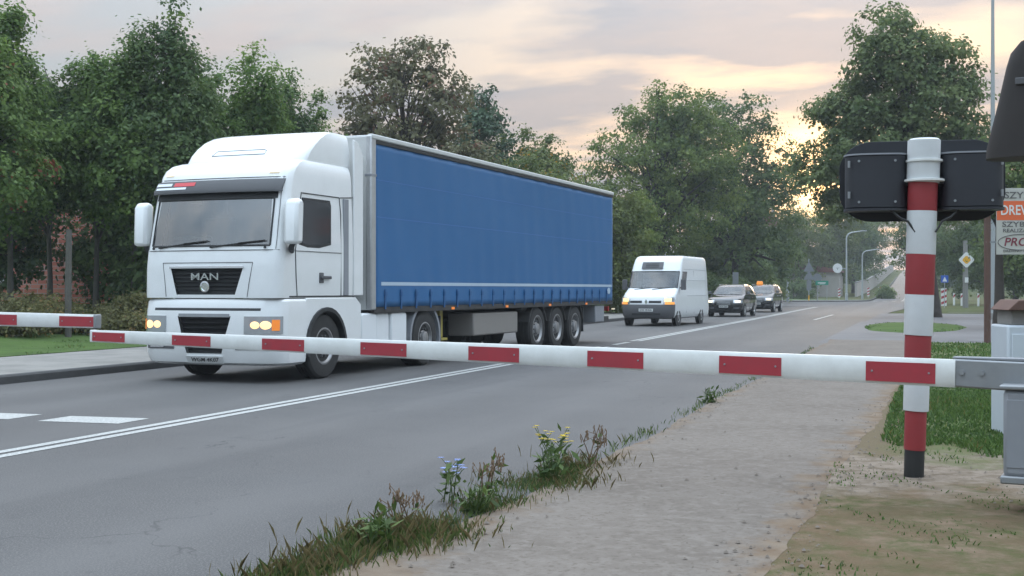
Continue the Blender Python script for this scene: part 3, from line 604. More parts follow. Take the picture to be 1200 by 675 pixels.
for i, (px, dp, hh, w, lm, lb) in enumerate(FAR):
    rr = random.Random(i+50)
    tree('broadleaf_tree', lb, px, dp, None, [(0, 0, hh*.30, w*.8, w*.8, hh*.26), (-w*.25, 0, hh*.5, w*.8, w*.7, hh*.3), (w*.3, 0, hh*.58, w*.75, w*.7, hh*.28), (rr.uniform(-.3, .3)*w, 0, hh*.8, w*.55, w*.5, hh*.2)], .3, hh*.9, lm, 330+i, nclump=230, per=85, leaf=.32, rad=1.0, hollow=.2, group='trees beyond the junction')
tree('ash_tree', 'large airy ash tree above the striped signal post', 1097, 62, 0, [(-2.6, 0, 8.6, 3.3, 3, 2.8), (.0, 0, 9.4, 2.6, 2.6, 3.0), (-1.4, 0, 12.6, 2.4, 2.2, 2.3), (-5.2, 0, 7.6, 1.8, 1.6, 1.4), (-4.4, 0, 10.4, 1.9, 1.6, 1.6), (1.4, 0, 11.0, 1.1, 1.1, 1.8), (-1.0, 0, 6.4, 3.4, 2.6, 1.6), (-2.4, 0, 14.6, 1.6, 1.4, 1.2), (-4.6, 0, 5.8, 1.5, 1.4, 1.0), (1.3, 0, 8.4, 1.5, 1.4, 1.7), (.6, 0, 13.0, 1.3, 1.2, 1.2), (-3.4, 0, 12.4, 1.4, 1.3, 1.4)], .24, 13.6, 'leaf_ash', 350, nclump=700, per=80, leaf=.22, rad=.62, hollow=.3, nlimb=60, wob=.22, lean=(-1.6, 0), start=.4)
tree('chestnut_tree', 'dark tree with a thick bare trunk right of the brown post', 1171, 44.5, 0, [(.6, 0, 5.4, 2.6, 2.4, 1.6), (2.4, 0, 6.0, 2.4, 2.4, 2.0)], .21, 6.5, 'leaf_far', 351, nclump=170, per=85, leaf=.17, rad=.6, nlimb=24, start=.5, wob=.06)
for i, (px, dp, hh, w, lb) in enumerate([(1130, 116, 9.6, 3.8, 'dark green tree behind the yellow diamond sign'), (1190, 112, 9.6, 4.2, 'dark green tree behind the advertising board'), (1086, 150, 15, 4.2, 'dark tree hanging over the road behind the striped post'), (1220, 75, 9, 3.5, 'tall dark tree at the right frame edge')]):
    tree('broadleaf_tree', lb, px, dp, None, [(0, 0, hh*.42, w, w, hh*.30), (-w*.3, 0, hh*.62, w*.7, w*.7, hh*.28), (w*.3, 0, hh*.7, w*.7, w*.7, hh*.26)], .25, hh*.9, 'leaf_far', 360+i, nclump=190, per=95, leaf=.25, rad=.8, hollow=.2, group='trees beyond the side street')
for i, (px, dp, hh, w, lb) in enumerate([(742, 74, 2.2, 2.0, 'hedge bush beside the trailer rear'), (838, 96, 2.8, 3.0, 'dark bush between the van and the black cars'), (893, 124, 2.6, 2.2, 'leafy bush behind the black car with the orange roof sign'), (930, 168, 3.0, 3.0, 'low bush behind the grey sign backs'), (1037, 166, 1.7, .9, 'round clipped bush at the foot of the uphill road')]):
    x, y = spot(px, dp); t = thing('bush', lb, 'bush', (x, y, tz(x, y)), 0, 'bushes beyond the road')
    _, cc = crown('crown', t, [(0, 0, hh*.45, w, w*.8, hh*.52), (w*.5, .2, hh*.4, w*.6, w*.6, hh*.42)], 90, 80, .2, ['leaf_lime', 'leaf_far', 'leaf_willow', 'leaf_far', 'leaf_lime'][i], 380+i, .6, hollow=.1)
    stems('stem', t, cc, .05, hh*.8, 'bark', 390+i, 10, n=5, wob=.1)
# far wood closing the view: reads as one mass
def far_wood():
    rng = np.random.default_rng(77); cs = []
    for px in np.linspace(-80, 1290, 74):
        dp = rng.uniform(225, 260) if px > 880 else rng.uniform(120, 150)
        if 1005 < px < 1100: continue
        x, y = spot(px, dp); hh = rng.uniform(7, 11) if px > 880 else rng.uniform(4.5, 7); cs.append((x, y, tz(x, y)+hh*.42, hh*.62, hh*.55, hh*.55))
    o, _ = crown('far_wood', None, cs, 1500, 46, .75, 'leaf_far', 78, 1.7, hollow=.2)
    tag(o, 'far dark wood closing the view behind the trees', 'woodland', kind='stuff')
far_wood()

# ------------------------------------------------------------------ vehicle shell
class Shell:
    """closed skin built from level rings; lv rows: z, y_front, half width, corner radius front, bow front, y_rear, corner radius rear"""
    def __init__(s, lv, tc, sc, tr=(-1, -.96, -.85, -.5, 0, .5, .85, .96, 1)):
        s.lv = np.array(lv, float); s.tc = tc; s.sc = list(sc); s.tr = list(tr)
    def at(s, z): return [float(np.interp(z, s.lv[:, 0], s.lv[:, k])) for k in range(1, 7)]
    def front(s, t, z, off=0.):
        yf, w, rc, bow, yr, rr = s.at(z); x = w*t; a = max(0., (abs(x)-(w-rc))/rc); a = min(a, 1.)
        y = yf+bow*t*t+rc*(1-math.sqrt(max(0., 1-a*a))); nx = .0
        if off:
            ang = math.asin(min(a, .999)); x += math.copysign(off*math.sin(ang), x); y -= off*math.cos(ang)
        return (x, y, z)
    def side(s, q, z, sg, off=0.):
        yf, w, rc, bow, yr, rr = s.at(z); y0 = yf+bow+rc; return (sg*(w+off), y0+(yr-rr-y0)*q, z)
    def side_abs(s, y, z, sg, off=0.): return (sg*(s.at(z)[1]+off), y, z)
    def rear(s, t, z, off=0.):
        yf, w, rc, bow, yr, rr = s.at(z); x = w*t; a = min(1., max(0., (abs(x)-(w-rr))/rr)); return (x, yr-rr*(1-math.sqrt(max(0., 1-a*a)))+off, z)
    def grid(s):
        rows = []; kinds = None
        for z in s.lv[:, 0]:
            tcs = s.tc(z) if callable(s.tc) else s.tc
            r = [s.front(t, z) for t in tcs]; k = [('F', j) for j in range(len(tcs)-1)]
            r += [s.side(q, z, 1) for q in s.sc]; k += [('R', j) for j in range(len(s.sc))]
            r += [s.rear(t, z) for t in s.tr[::-1]][(1 if s.sc[-1] >= 1 else 0):]
            k += [('B', j) for j in range(len(s.tr)-(1 if s.sc[-1] >= 1 else 0))]
            r += [s.side(q, z, -1) for q in s.sc[::-1]][(1 if s.sc[-1] >= 1 else 0):]
            k += [('L', len(s.sc)-1-j) for j in range(len(s.sc)-(1 if s.sc[-1] >= 1 else 0))]
            k += [('L', 0)]
            rows.append(r); kinds = k
        return rows, kinds
    def parts(s, pick, cap_top='body', cap_bottom=None):
        """pick(kind, column, level) -> part name or None; returns name -> MB"""
        rows, kinds = s.grid(); n = len(rows[0]); out = {}; F = {}
        allv = [p for r in rows for p in r]
        for i in range(len(rows)-1):
            for j in range(n):
                nm = pick(kinds[min(j, len(kinds)-1)][0], kinds[min(j, len(kinds)-1)][1], i)
                if nm: F.setdefault(nm, []).append((i*n+j, i*n+(j+1) % n, (i+1)*n+(j+1) % n, (i+1)*n+j))
        if cap_top: F.setdefault(cap_top, []).append(tuple((len(rows)-1)*n+j for j in range(n)))
        if cap_bottom: F.setdefault(cap_bottom, []).append(tuple(range(n))[::-1])
        for nm, fs in F.items():
            used = sorted({i for f in fs for i in f}); mp = {a: b for b, a in enumerate(used)}
            out[nm] = MB().add([allv[a] for a in used], [tuple(mp[i] for i in f) for f in fs])
        return out
    def patch(s, t0, t1, z0, z1, off=.012, nt=6, nz=3, taper=0., depth=.05, slant=0.):
        """raised piece lying on the front face between columns t0..t1 and heights z0..z1"""
        v = []; zs = np.linspace(z0, z1, nz+1); ts = np.linspace(t0, t1, nt+1)
        for o in (off, -depth):
            for iz, z in enumerate(zs):
                for it, t in enumerate(ts):
                    tt = t*(1-taper*(1-iz/nz)); v.append(s.front(tt, z+slant*(it/nt), o))
        n = nt+1; N = n*(nz+1); q = lambda k, i, j: k*N+i*n+j; f = []
        for i in range(nz):
            for j in range(nt): f += [(q(0,i,j), q(0,i,j+1), q(0,i+1,j+1), q(0,i+1,j))]
        for j in range(nt): f += [(q(0,0,j), q(1,0,j), q(1,0,j+1), q(0,0,j+1)), (q(0,nz,j), q(0,nz,j+1), q(1,nz,j+1), q(1,nz,j))]
        for i in range(nz): f += [(q(0,i,0), q(0,i+1,0), q(1,i+1,0), q(1,i,0)), (q(0,i,nt), q(1,i,nt), q(1,i+1,nt), q(0,i+1,nt))]
        return MB().add(v, f)
def wheel(parent, x, y, r, w, sg, rimm='rim_steel', dish=.05, name='wheel', spokes=0, rim_frac=.56):
    """tyre with rim, hub and nuts; sg = +1 when the outer face looks to +x"""
    o = sg*w/2
    pr = [(r*.56, -o), (r*.80, -o*1.0), (r*.94, -o*.92), (r, -o*.7), (r, -o*.25), (r*.985, -o*.22), (r*.985, -o*.16), (r, -o*.12), (r, o*.12), (r*.985, o*.16), (r*.985, o*.22), (r, o*.25), (r, o*.7), (r*.94, o*.92), (r*.80, o), (r*rim_frac*1.04, o*.96), (r*rim_frac, o*.7)]
    t = MB().lathe(pr, 30, 'x', (x, y, r)).build(name, 'rubber', parent)
    k = r*rim_frac
    rm = MB().lathe([(k*1.03, o*.5), (k*1.03, o*.93), (k*.94, o*.95), (k*.88, o*.72), (k*.80, o*.60), (k*.50, o*.74-sg*dish*.2), (k*.42, o*.76), (k*.40, o*.98), (k*.30, o*1.04), (.01, o*1.04)], 26, 'x', (x, y, r)).build('rim', rimm, t)
    mb = MB(); nb = spokes or 10
    for i in range(nb):
        a = 2*math.pi*i/nb
        if spokes: c, d = math.cos(a), math.sin(a); mb.tube([(x+o*.86, y+c*k*.2, r+d*k*.2), (x+o*.84, y+c*k*.92, r+d*k*.92)], [k*.13, k*.09], 6)
        else: mb.lathe([(k*.055, o*.7), (k*.055, o*.86), (k*.03, o*.88)], 6, 'x', (x, y+math.cos(a)*k*.58, r+math.sin(a)*k*.58))
    mb.build('spoke' if spokes else 'wheel_nut', rimm if spokes else 'grey_plastic', t)
    return t
def seam(mb, pts, r=.006): mb.tube(pts, r, 5)
def arc(cy, cz, r, a0, a1, n): return [(cy+r*math.cos(R(a0+(a1-a0)*i/n)), cz+r*math.sin(R(a0+(a1-a0)*i/n))) for i in range(n+1)]

# ------------------------------------------------------------------ articulated truck (origin: front centre on the road, +y to the rear)
def build_truck():
    T = thing('articulated_truck', 'white articulated truck with a blue curtain sided trailer behind the barrier', 'truck', (-10.27, 16.24, 0), -R(3.54))
    rc, bow, yr, rr = .15, .10, 2.42, .06
    lv = [(1.27, .03, 1.21), (1.32, .03, 1.215), (1.72, .045, 1.22), (1.78, .05, 1.22), (1.98, .08, 1.22), (2.06, .10, 1.22), (2.2, .13, 1.218), (2.4, .17, 1.212), (2.6, .215, 1.207), (2.76, .25, 1.2), (2.86, .28, 1.197), (3.05, .34, 1.19), (3.16, .39, 1.185), (3.25, .46, 1.175), (3.33, .58, 1.155), (3.385, .76, 1.12), (3.41, .98, 1.06)]
    lv = [(z, yf, w, rc, bow, yr, rr) for z, yf, w in lv]
    def tc(z):
        g = .43+.10*np.clip((z-1.32)/.4, 0, 1)
        e = .86-.03*np.clip((z-2.06)/.7, 0, 1)
        h_ = [1, .985, .955, .91, e, e-.16, g, .22]
        return [-a for a in h_]+[0]+h_[::-1]
    S = Shell(lv, tc, (.0, .12, .35, .6, .85, 1.0))
    nF = 17
    def pick(k, j, i):
        if k == 'F' and 4 <= j <= 11 and 5 <= i <= 8: return 'windscreen'
        if k == 'F' and 6 <= j <= 9 and i == 1: return 'hole'
        return 'cab'
    P = S.parts(pick); P.pop('hole')
    cab = P['cab'].build('cab', 'white_paint', T, angle=30)
    P['windscreen'].build('windscreen', 'windscreen_glass', cab, angle=60)
    # windscreen surround, header band, visor with stickers
    fr = MB(); edge = [S.front(-.865+.0, z, .006) for z in np.linspace(2.06, 2.76, 8)]+[S.front(t, 2.765, .006) for t in np.linspace(-.83, .83, 14)]+[S.front(.865-.035*(z-2.06)/.7*0, z, .006) for z in np.linspace(2.76, 2.06, 8)]+[S.front(t, 2.055, .006) for t in np.linspace(.86, -.86, 14)]
    fr.tube(edge, .014, 6); fr.build('windscreen_seal', 'dark_plastic', cab)
    S.patch(-.90, .90, 2.765, 2.865, .010, 18, 2).build('header_band', 'dark_plastic', cab)
    vis = MB(); v = []; ts = np.linspace(-.97, .97, 21)
    for dz, oo in ((0, .10), (.05, .115), (.20, .05), (.20, .035), (.04, .09), (0, .08)):
        for t in ts: p = S.front(t, 2.86+dz, 0); v.append((p[0]*1.0, p[1]-oo, p[2]))
    n = len(ts); vis.add(v, [(k*n+i, k*n+i+1, ((k+1) % 6)*n+i+1, ((k+1) % 6)*n+i) for k in range(6) for i in range(n-1)])
    visor = vis.build('sun_visor', 'grey_plastic', T, angle=50)
    def stick(name, m_, x0, x1, z0, z1):
        mb = MB(); ts2 = np.linspace(x0, x1, 7); v = []
        for z in (z0, z1):
            oo = np.interp(z-2.86, (.05, .20), (.122, .057))
            for t in ts2: p = S.front(t, z, 0); v.append((p[0], p[1]-oo, p[2]))
        mb.add(v, [(i, i+1, 8+i, 7+i) for i in range(6)]); mb.build(name, m_, visor, smooth=False)
    stick('sticker', 'sticker_white', -.93, -.66, 2.985, 3.03); stick('sticker', 'sticker_red', -.62, -.28, 2.975, 3.035); stick('sticker', 'sticker_white', -.90, -.40, 2.925, 2.96)
    for sg in (-1, 1): S.patch(sg*.80-.07, sg*.80+.07, 3.16, 3.185, .02, 5, 1).build('roof_marker', 'marker_warm', cab)
    # upper grille, recessed, with slats, chrome strip, emblem
    g = MB(); v = [S.front(t, z, -.05) for z, h_ in ((1.31, .44), (1.72, .53)) for t in np.linspace(-h_, h_, 9)]
    g.add(v, [(i, i+1, 10+i, 9+i) for i in range(8)]); gr = g.build('grille', 'dark_plastic', cab, smooth=False)
    for z in np.linspace(1.37, 1.66, 6):
        h_ = .44+.09*(z-1.31)/.41; v = [S.front(t, z+dz, o) for dz, o in ((0, -.045), (.03, -.018), (.036, -.045)) for t in np.linspace(-h_, h_, 9)]
        MB().add(v, [(k*9+i, k*9+i+1, (k+1)*9+i+1, (k+1)*9+i) for k in range(2) for i in range(8)]).build('slat', 'dark_plastic', gr, smooth=False)
    S.patch(-.545, .545, 1.715, 1.745, .02, 12, 1).build('chrome_strip', 'chrome', cab)
    tp = S.front(0, 1.6, 0); text_mesh('emblem', 'MAN', .15, 'chrome', gr, (0, tp[1]-.004, 1.585), (R(90), 0, 0), .012, 1.55)
    MB().lathe([(.085, 0), (.085, -.012), (.06, -.016), (.055, -.004)], 20, 'y', (0, tp[1]-.004, 1.44)).build('badge', 'chrome', gr).scale = (1.0, 1, 1)
    # front panel gaps
    pg = MB(); o_ = .003
    seam(pg, [S.front(t, 1.985, o_) for t in np.linspace(-.97, .97, 25)], .006); seam(pg, [S.front(t, 1.80, o_) for t in np.linspace(-.66, .66, 17)], .005)
    for sg in (-1, 1):
        seam(pg, [S.front(sg*.66, 1.80, o_), S.front(sg*.62, 1.5, o_), S.front(sg*.60, 1.29, o_)], .005); seam(pg, [S.front(sg*.935, z, o_) for z in np.linspace(2.0, 3.1, 12)], .005)
    seam(pg, [S.front(t, 3.09, o_) for t in np.linspace(-.95, .95, 21)], .006); pg.build('panel_gap', 'grey_plastic', cab)
    for sg in (-1, 1): MB().tube([S.front(sg*.82, 2.02, .03), S.front(sg*.82, 2.02, .05)], .02, 8).build('washer_jet', 'dark_plastic', cab)
    # wipers
    for x0, x1 in ((.05, .75), (-.75, -.05)):
        p0 = S.front(x0, 2.03, .02); p1 = S.front(x1, 2.12, .03); MB().tube([p0, p1], .012, 6).tube([S.front(x1-.3, 2.09, .03), S.front(x1+.06, 2.13, .03)], .009, 5).build('wiper', 'ink', cab)
    # bumper and lamp panel
    lb = [(.26, .16, 1.16), (.30, .06, 1.23), (.44, .0, 1.25), (.70, -.02, 1.25), (1.0, -.01, 1.25), (1.08, .0, 1.25), (1.12, .01, 1.25), (1.22, .025, 1.245), (1.255, .05, 1.22)]
    lb = [(z, yf, w, .24, .14, .90, .03) for z, yf, w in lb]
    def tc2(z):
        g_ = .25+.13*np.clip((z-.44)/.56, 0, 1); h_ = [1, .985, .95, .88, .76, .55, g_, .15]; return [-a for a in h_]+[0]+h_[::-1]
    B = Shell(lb, tc2, (0, .5, 1.0))
    PB = B.parts(lambda k, j, i: 'hole' if (k == 'F' and ((6 <= j <= 9 and 2 <= i <= 3))) else ('slot' if k == 'F' and i == 5 and 4 <= j <= 11 else 'bumper'), 'bumper', None); PB.pop('hole')
    bmp = PB['bumper'].build('bumper', 'white_paint', T, angle=30); PB['slot'].build('air_slot', 'dark_plastic', bmp)
    v = [B.front(t, z, -.09) for z, h_ in ((.44, .27), (1.0, .40)) for t in np.linspace(-h_, h_, 7)]
    g2 = MB().add(v, [(i, i+1, 8+i, 7+i) for i in range(6)]).build('lower_grille', 'dark_plastic', bmp, smooth=False)
    for z in np.linspace(.48, .93, 7):
        h_ = .25+.13*(z-.44)/.56; v = [B.front(t, z+dz, o) for dz, o in ((0, -.085), (.04, -.03), (.05, -.085)) for t in np.linspace(-h_, h_, 7)]
        MB().add(v, [(k*7+i, k*7+i+1, (k+1)*7+i+1, (k+1)*7+i) for k in range(2) for i in range(6)]).build('slat', 'dark_plastic', g2, smooth=False)
    B.patch(-.36, .36, .985, 1.035, .012, 8, 1).build('grille_trim', 'yellow_old' if False else 'galvanised', bmp)
    for sg in (-1, 1):
        hl = B.patch(sg*.76-.20, sg*.76+.20, .74, 1.0, .012, 8, 3).build('headlight', 'lamp_clear', bmp)
        for tt, rr_ in ((.70, .055), (.83, .062)):
            p = B.front(sg*tt, .87, .01); v = [(p[0], p[1]-.03, p[2])]; v += [(p[0]+rr_*1.35*math.cos(a), B.front(sg*tt+rr_*1.35*math.cos(a)/1.25, .87, .01)[1]-.006, p[2]+rr_*math.sin(a)) for a in np.linspace(0, 2*math.pi, 17)[:-1]]
            MB().add(v, [(0, k+1, (k+1) % 16+1) for k in range(16)]).build('lamp', 'lamp_warm', hl, angle=80)
        B.patch(sg*.925-.03, sg*.925+.02, .79, .95, .018, 4, 2).build('indicator', 'amber', hl)
        B.patch(sg*.66-.22, sg*.66+.22, .50, .60, .008, 8, 2).build('fog_lamp', 'grey_plastic', bmp)
        B.patch(sg*.70-.12, sg*.70+.10, .52, .58, .016, 5, 2).build('fog_lens', 'lamp_clear', bmp)
    pl = B.patch(-.26, .26, .29, .40, .03, 6, 1, 0, .06).build('number_plate', 'plate', bmp)
    pc = B.front(0, .345, .03); text_mesh('plate_text', 'WGM 4K07', .085, 'ink', pl, (0.02, pc[1]-.004, .345), (R(90), 0, 0), .002, 1.15)
    # side panels round the front wheel
    AY = 1.48
    for sg in (-1, 1):
        x0, x1 = (1.13, 1.235) if sg > 0 else (-1.235, -1.13)
        a = arc(AY, .50, .60, 168, 12, 14)
        poly = [(.86, .34), (a[0][0], .34)]+a+[(a[-1][0], .46), (2.62, .46), (2.62, 1.15), (2.44, 1.27), (.90, 1.27), (.86, 1.2)]
        MB().prism(poly, x0, x1).build('wheel_panel', 'white_paint', T, bevel=.02)
        MB().prism(arc(AY, .50, .62, 190, -10, 16)+arc(AY, .50, .56, -10, 190, 16), x0-.02 if sg > 0 else x0-.035, x1+.035 if sg > 0 else x1+.02).build('fender_lip', 'dark_plastic', T)
        # entry step under the door
        box('step', 'dark_plastic', T, min(sg*1.10, sg*1.245), max(sg*1.10, sg*1.245), .92, .99 if False else 1.0, .36, .42)
        # door seams, window, handle, air slot
        o = .004; dm = MB()
        pts = [S.side_abs(y, z, sg, o) for y, z in ((.66, 1.29), (.62, 1.6), (.60, 1.98), (.66, 2.3), (.80, 2.87), (1.95, 2.87), (1.98, 2.6), (1.98, 1.29))]
        seam(dm, pts, .009); seam(dm, [S.side_abs(.45, 1.29, sg, o), S.side_abs(2.42, 1.29, sg, o)], .012)
        seam(dm, [S.side_abs(.62, 1.98, sg, o), S.side_abs(1.98, 1.98, sg, o)], .005); seam(dm, [S.side_abs(2.40, 2.90, sg, o), S.side_abs(1.98, 2.87, sg, o)], .008)
        dm.build('door_seam', 'dark_plastic', cab)
        wp = [(.70, 2.08), (.82, 2.80), (1.62, 2.80), (1.66, 2.72), (1.66, 2.10), (1.3, 2.04), (.95, 2.04)]
        MB().prism(wp, sg*1.195, sg*1.224).build('window_frame', 'dark_plastic', cab, bevel=.006)
        cy_, cz_ = 1.2, 2.42; MB().prism([(cy_+(y-cy_)*.94, cz_+(z-cz_)*.90) for y, z in wp], sg*1.20, sg*1.2275).build('side_window', 'window_dark', cab)
        MB().box(min(sg*1.21, sg*1.236), max(sg*1.21, sg*1.236), 1.30, 1.42, 1.50, 1.66).box(min(sg*1.23, sg*1.262), max(sg*1.23, sg*1.262), 1.32, 1.62, 1.56, 1.61).build('door_handle', 'grey_plastic', cab, bevel=.01)
        MB().box(min(sg*1.20, sg*1.2275), max(sg*1.20, sg*1.2275), 2.06, 2.22, 1.30, 2.86).build('side_slot', 'cabinet_grey', cab, bevel=.01)
        # mirrors
        mb = MB(); pts = [(sg*1.2, .52, 1.98), (sg*1.30, .36, 2.02), (sg*1.36, .34, 2.12)]
        mb.tube(pts, [.05, .045, .04], 8); arm = mb.build('mirror_arm', 'dark_plastic', T)
        MB().prism([(.22, 2.07), (.40, 2.07), (.42, 2.12), (.45, 2.68), (.40, 2.75), (.30, 2.75), (.24, 2.67)], sg*1.24, sg*1.48).build('mirror', 'white_paint', T, bevel=.05)
        MB().prism([(.405, 2.12), (.425, 2.12), (.452, 2.66), (.432, 2.66)], sg*1.27, sg*1.455).build('mirror_glass', 'chrome', T)
        # wind fins behind the cab
        MB().prism([(2.43, 1.3), (2.74, 1.3), (2.74, 3.62), (2.60, 3.80), (2.43, 3.86)], sg*1.17, sg*1.205).build('wind_fin', 'white_paint', T, bevel=.01)
    # interior
    box('interior_shell', 'dark_plastic', cab, -1.12, 1.12, 1.5, 2.36, 1.4, 3.0)
    box('dashboard', 'dark_plastic', cab, -1.08, 1.08, .36, .85, 1.5, 2.02, .05)
    for x in (-.6, .6): MB().box(x-.26, x+.26, 1.2, 1.36, 1.7, 2.55).box(x-.14, x+.14, 1.22, 1.34, 2.58, 2.82).box(x-.27, x+.27, .9, 1.3, 1.55, 1.75).build('seat', 'seat', cab, bevel=.04)
    MB().tube([(-.6+.22*math.cos(a), .82+.10*math.sin(a)*.5, 2.05+.20*math.sin(a)) for a in np.linspace(0, 6.283, 25)], .016, 6, False).build('steering_wheel', 'ink', cab)
    MB().box(-.85, -.25, .42, .50, 2.05, 2.09).box(-.85, -.25, .42, .50, 2.18, 2.21).build('dash_tray', 'sticker_white', cab)
    # roof deflector
    D = Shell([(z, yf, w, .12, .06, 2.5, .05) for z, yf, w in [(3.32, .93, 1.09), (3.42, .97, 1.10), (3.54, 1.06, 1.10), (3.66, 1.20, 1.095), (3.78, 1.38, 1.085), (3.87, 1.58, 1.065), (3.93, 1.82, 1.03), (3.955, 2.10, .95)]], [-1, -.98, -.93, -.8, -.4, 0, .4, .8, .93, .98, 1], (0, .5, 1))
    df = D.parts(lambda k, j, i: 'body')['body'].build('roof_deflector', 'white_paint', T, angle=35)
    mb = MB(); seam(mb, [D.front(t, 3.52, .004) for t in np.linspace(-.55, .35, 11)]+[D.front(.35, 3.58, .004)]+[D.front(t, 3.60, .004) for t in np.linspace(.3, -.5, 9)]+[D.front(-.55, 3.52, .004)], .006); mb.build('hatch_seam', 'cabinet_grey', df)
    # tractor chassis
    MB().box(-.42, -.32, .8, 6.0, .62, .92).box(.32, .42, .8, 6.0, .62, .92).box(-.4, .4, 2.5, 2.8, .6, 1.15).box(-.5, .5, 4.5, 5.6, .92, 1.08).box(-.85, .85, 2.5, 4.3, .42, .95).build('tractor_frame', 'chassis', T)
    for sg in (-1, 1):
        for k, (y0, y1) in enumerate(((2.66, 3.20), (3.23, 3.70), (3.73, 4.32))):
            pts = [(.34, .0), (.98, .0), (1.02, .03), (1.02, .25), (.34, .25)]
            MB().prism([(y0, .36), (y1, .36), (y1, .96), (y1-.04, 1.0), (y0+.04, 1.0), (y0, .96)], sg*.86, sg*(1.22 if k != 1 else 1.19)).build('side_fairing', 'white_plastic', T, bevel=.07)
        MB().prism(arc(5.09, .52, .64, 200, -15, 16)+arc(5.09, .52, .58, -15, 200, 16), sg*.62, sg*1.22).build('rear_fender', 'cabinet_grey', T)
        MB().box(min(sg*.66, sg*1.2), max(sg*.66, sg*1.2), 5.74, 5.78, .22, .9).build('mud_flap', 'dark_plastic', T)
        wheel(T, sg*1.06, AY, .51, .32, sg, 'rim_steel')
        wheel(T, sg*1.02, 5.09, .51, .40, sg, 'rim_steel')
    # trailer
    Y0, Y1, ZB, ZT = 2.92, 16.52, 1.10, 3.99
    tr_x = 1.255
    MB().box(-1.24, 1.24, Y0+.03, Y1-.02, 3.925, 4.0).build('trailer_roof', 'trailer_white', T, bevel=.02)
    MB().box(-1.23, 1.23, Y0, Y0+.06, 1.05, 3.97).build('front_wall', 'trailer_white', T, bevel=.01)
    MB().box(-1.235, 1.235, Y0+.05, Y1-.02, 1.02, 1.19).build('trailer_floor', 'chassis', T)
    for sg in (-1, 1):
        MB().box(min(sg*1.16, sg*1.272), max(sg*1.16, sg*1.272), Y0-.02, Y0+.16, 1.05, 3.99).build('corner_post', 'aluminium', T, bevel=.025)
        box('post_joint', 'cabinet_grey', T, min(sg*1.15, sg*1.276), max(sg*1.15, sg*1.276), Y0-.025, Y0+.165, 3.30, 3.34, .004)
        MB().prism([(3.86, 0), (3.93, .02), (4.0, .0), (4.0, -.1), (3.86, -.1)], 0, 1, 'x') if False else None
        MB().box(min(sg*1.18, sg*1.285), max(sg*1.18, sg*1.285), Y0+.0, Y1, 3.925, 4.012).build('roof_rail', 'trailer_white', T, bevel=.02)
        box('rail_dark_strip', 'dark_plastic', T, min(sg*1.16, sg*1.27), max(sg*1.16, sg*1.27), Y0+.15, Y1-.02, 3.86, 3.924, .004)  # dark line along the curtain top beneath the white rail
        # curtain skin with soft vertical folds and stiffeners
        ny, nz = 150, 26; v = []; rng = np.random.default_rng(5)
        yy = np.linspace(Y0+.17, Y1-.05, ny); zz = np.linspace(ZB, 3.87, nz)
        for z in zz:
            for y in yy:
                u = (z-ZB)/(3.87-ZB)
                w = 1.252+.006*math.sin(y*2*math.pi/.62+.4*z)*(.3+.7*(1-u)**2)+.016*math.sin(math.pi*u)*math.sin(y*.9+.8*u)+.004*math.sin(y*7.3+z*2)
                w += .005*max(0., 1-u*9)*math.sin(y*2*math.pi/.31)
                v.append((sg*w, y, z))
        cu = MB().add(v, [(i*ny+j, i*ny+j+1, (i+1)*ny+j+1, (i+1)*ny+j) for i in range(nz-1) for j in range(ny-1)]).build('curtain', 'curtain_blue', T, angle=80, solid=.004)
        def band(name, z0, z1, m_, y0, y1, o=.004):
            v = []; yq = np.linspace(y0, y1, 90)
            for z in (z0, z1):
                for y in yq:
                    u = (z-ZB)/(3.87-ZB); w = 1.252+.006*math.sin(y*2*math.pi/.62+.4*z)*(.3+.7*(1-u)**2)+.016*math.sin(math.pi*u)*math.sin(y*.9+.8*u)+.004*math.sin(y*7.3+z*2)+.005*max(0., 1-u*9)*math.sin(y*2*math.pi/.31)
                    v.append((sg*(w+o), y, z))
            return MB().add(v, [(i, i+1, 91+i, 90+i) for i in range(89)]).build(name, m_, cu)
        band('piping', 1.465, 1.525, 'stripe_pale', Y0+.35, Y1-.15)
        band('weld_line', 2.62, 2.635, 'stripe_pale', Y0+.2, Y1-.1, .003).data.materials[0] = MATS['curtain_seam']
        band('weld_line', 3.25, 3.263, 'stripe_pale', Y0+.2, Y1-.1, .003).data.materials[0] = MATS['curtain_seam']
        for k in range(22):
            y = Y0+.5+k*.595
            MB().box(min(sg*1.258, sg*1.272), max(sg*1.258, sg*1.272), y-.022, y+.022, 1.06, 1.40).box(min(sg*1.258, sg*1.284), max(sg*1.258, sg*1.284), y-.035, y+.035, 1.28, 1.36).build('strap', 'strap_navy', cu)
        mk = MB().lathe([(.085, 0), (.085, .004), (.05, .006)], 14, 'x', (0, 0, 0)).build('round_mark', 'stripe_pale', cu); mk.location = (sg*1.266, Y1-.42, 1.36); mk.scale = (sg, 1.5, 1)
        # rave below the curtain and side markers
        MB().box(min(sg*1.15, sg*1.25), max(sg*1.15, sg*1.25), Y0+.1, Y1-.03, 1.0, 1.095).build('side_rave', 'chassis', T)
        for y in (6.15, 8.9, 11.55, 14.2): box('side_marker', 'amber', T, min(sg*1.24, sg*1.262), max(sg*1.24, sg*1.262), y, y+.13, 1.015, 1.06, .004)
        MB().box(min(sg*.95, sg*1.05), max(sg*.95, sg*1.05), 6.05, 6.19, .48, 1.0).box(min(sg*.88, sg*1.12), max(sg*.88, sg*1.12), 5.98, 6.26, .42, .47).build('landing_leg', 'yellow_old', T, bevel=.01)
        box('reflector', 'red_lens', T, min(sg*1.0, sg*1.10), max(sg*1.0, sg*1.10), 5.82, 5.98, .62, .70, .01)
        MB().box(min(sg*.62, sg*1.19), max(sg*.62, sg*1.19), 7.35, 9.75, .46, .92).build('pallet_box', 'beige_panel', T, bevel=.03)
